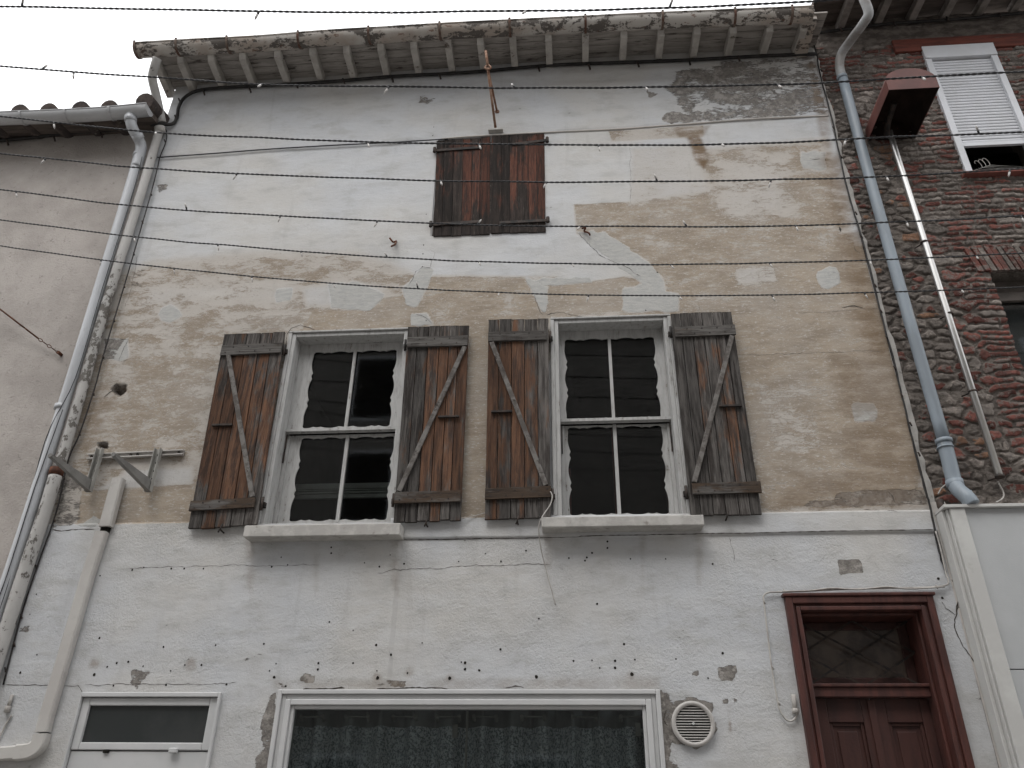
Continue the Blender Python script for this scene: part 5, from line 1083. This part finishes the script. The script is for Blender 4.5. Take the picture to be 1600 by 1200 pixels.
# hoist bracket above the loft
t = thing('hoist_bracket', P(774, 205, 0), 'rusty iron hoist bracket with a hook projecting above the loft shutter', 'bracket')
tip = P(762, 106, -.42); w1 = P(777, 176, .0); w2 = P(775, 206, -.01)
mb = MB(); mb.tube([tip, w1], .010, 8); mb.tube([w1 + Vector((0, .0, 0)), w1 + Vector((.0, -.02, 0))], .022, 8); mb.build('upper_arm', M['ropey'], t)
mb = MB(); mb.tube([tip, w2], .012, 8); mb.build('lower_strut', M['ropey'], t)
mb = MB(); mb.tube(smooth([tip + Vector((.0, 0, -.03)), tip + Vector((.03, 0, 0)), tip + Vector((.0, 0, .04)), tip + Vector((-.025, 0, .0)), tip + Vector((.005, 0, -.02))], 5), .009, 8); mb.tube([tip + Vector((0, 0, .03)), P(759, 80, -.42)], .013, 8); mb.build('hook', M['ropey'], t)
mb = MB(); mb.box(w2.x - .07, w2.x + .07, -.05, .0, w2.z - .012, w2.z + .012); mb.build('foot_plate', M['stone'], t, .005)
# rusty wall hooks
for (px, lb) in (([(609, 372, -.06), (614, 378, -.05), (618, 377, 0.0), (619, 377, -.02), (617, 382, -.06), (611, 385, -.07)], 'bent rusty iron hook in the white plaster left of the loft shutter'), ([(909, 357, -.03), (915, 356, -.04), (913, 361, -.01), (920, 364, -.03), (922, 368, -.02)], 'small twisted rusty hook right of the loft shutter above the diagonal repair')):
    mb = MB(); mb.tube(smooth([P(*q) for q in px], 4), .008, 8); tag(mb.build('wall_hook', M['rust']), lb, 'hook')
# wire hangers in the roller shutter window
for k in range(3):
    mb = MB(); c = P(1535 + 6 * k, 262 - 2 * k, .02 + .02 * k); W2 = .20
    hk = [c + Vector((0, 0, .0)), c + Vector((0, 0, .03)), c + Vector((-.012, 0, .065)), c + Vector((-.03, 0, .085)), c + Vector((-.048, 0, .07)), c + Vector((-.046, 0, .05))]
    mb.tube(smooth(hk, 4), .003, 6); mb.tube([c, c + Vector((-.14, 0, -.05)), c + Vector((.36, 0, -.05)), c], .003, 6)
    tag(mb.build('clothes_hanger', M['galv']), ['front wire clothes hanger in the brick house window', 'middle wire clothes hanger in the brick house window', 'rear wire clothes hanger in the brick house window'][k], 'clothes hanger', 'wire hangers under the roller shutter')

# ------------------------------------------------------------------ strings of fairy lights over the street
STR = [[(0, 10), (370, 17), (600, 19), (800, 17), (1000, 14), (1230, 4), (1330, -3)],
       [(0, 103), (240, 121), (400, 131), (600, 135), (800, 137), (1000, 136), (1200, 133), (1310, 128), (1600, 112)],
       [(0, 182), (240, 206), (400, 215), (575, 222), (800, 226), (1000, 227), (1200, 223), (1400, 214), (1600, 206)],
       [(0, 240), (220, 262), (400, 272), (600, 280), (800, 284), (1000, 284), (1200, 281), (1400, 275), (1600, 264)],
       [(0, 296), (200, 321), (400, 335), (600, 346), (800, 353), (1000, 354), (1200, 353), (1400, 347), (1600, 337)],
       [(0, 343), (200, 369), (400, 387), (600, 402), (800, 410), (1000, 413), (1200, 411), (1400, 405), (1600, 396)],
       [(0, 384), (200, 411), (400, 432), (600, 448), (800, 458), (1000, 462), (1200, 461), (1400, 456), (1600, 448)]]
BUL = [[(34, 6), (405, 22), (611, 22), (823, 24), (1046, 6)], [(66, 104), (115, 121), (410, 131), (608, 140), (804, 132), (1008, 136), (1214, 136), (1440, 120)],
       [(84, 196), (244, 211), (574, 226), (748, 225), (935, 227), (1126, 227), (1322, 217), (1530, 206)], [(72, 249), (371, 276), (688, 288), (854, 285), (1027, 280), (1205, 281), (1384, 279), (1578, 268)],
       [(25, 302), (292, 324), (438, 340), (590, 349), (746, 347), (907, 358), (1073, 350), (1243, 356), (1416, 347), (1595, 343)],
       [(209, 372), (340, 384), (470, 396), (605, 398), (748, 412), (893, 411), (1047, 414), (1202, 411), (1360, 413), (1525, 402)], [(158, 410), (272, 424), (393, 431), (520, 446), (653, 448), (780, 458), (920, 466), (1060, 464), (1206, 470), (1350, 460), (1501, 452)]]
ZS = 5.3
ordn = ['topmost string of fairy lights, crossing the sky above the eaves', 'second string of fairy lights from the top, passing just below the eaves', 'third string of fairy lights from the top, crossing the top of the loft shutter',
        'fourth string of fairy lights from the top, crossing the middle of the loft shutter', 'fifth string of fairy lights from the top, crossing the foot of the loft shutter', 'sixth string of fairy lights from the top, just below the loft shutter', 'lowest string of fairy lights, just above the wooden window shutters']
for s_, pts in enumerate(STR):
    mid_px = min(pts, key=lambda p: abs(p[0] - 800)); lo_, hi_ = -5.3, .0
    for _ in range(40):
        m_ = (lo_ + hi_) / 2
        if P(mid_px[0], mid_px[1], m_).z > ZS: hi_ = m_
        else: lo_ = m_
    y = lo_; a0, a1 = pts[0], pts[1]; b0, b1 = pts[-2], pts[-1]
    ext = [(a0[0] - 160, a0[1] + (a0[1] - a1[1]) * 160 / (a1[0] - a0[0]) * 1.05)] + pts + [(b1[0] + 160, b1[1] + (b1[1] - b0[1]) * 160 / (b1[0] - b0[0]) * 1.1)]
    sp = smooth([P(a, b, y) for a, b in ext], 14)
    t = thing('light_string', sp[len(sp) // 2], ordn[s_], 'string lights', 'strings of fairy lights across the street')
    # resample and twist two strands
    acc = [0.0]
    for a, b in zip(sp[:-1], sp[1:]): acc.append(acc[-1] + (b - a).length)
    L_ = acc[-1]; nn_ = int(L_ / .0075); xs_ = np.linspace(0, L_, nn_); co = np.stack([np.interp(xs_, acc, [p[k] for p in sp]) for k in range(3)], 1); mb = MB()
    slack = np.interp(xs_, np.arange(0, L_ + .3, .3), RNG.uniform(-.004, .004, len(np.arange(0, L_ + .3, .3))))
    for ph in (0, math.pi):
        ang = xs_ * 2 * math.pi / .070 + ph; r_ = .0030; q = [(c[0], c[1] + r_ * math.cos(a), c[2] + sl + r_ * math.sin(a)) for c, a, sl in zip(co, ang, slack)]; mb.tube(q, .0036, 5)
    mb.build('twisted_flex', M['lightcable'], t)
    for (bx, by) in BUL[s_]:
        i = min(range(len(sp)), key=lambda k: abs(sp[k].x - P(bx, by, y).x)); base = P(bx, float(np.interp(bx, [p[0] for p in ext], [p[1] for p in ext])), y)
        dr_ = (P(bx, by, y) - base); up_ = 1 if dr_.z > .012 else -1; d = Vector((random.uniform(-.5, .5), random.uniform(-.6, .3), up_ * 1.0)).normalized(); rb_ = .0062
        mb = MB(); mb.tube([base + d * .004, base + d * .016, base + d * .022], [.006, .0068, .005], 7); mb.build('socket', M['lightcable'], t)
        mb = MB(); mb.tube([base + d * .021, base + d * .044, base + d * .060], [rb_, rb_, .001], 7); mb.build('bulb', M['bulb'], t)
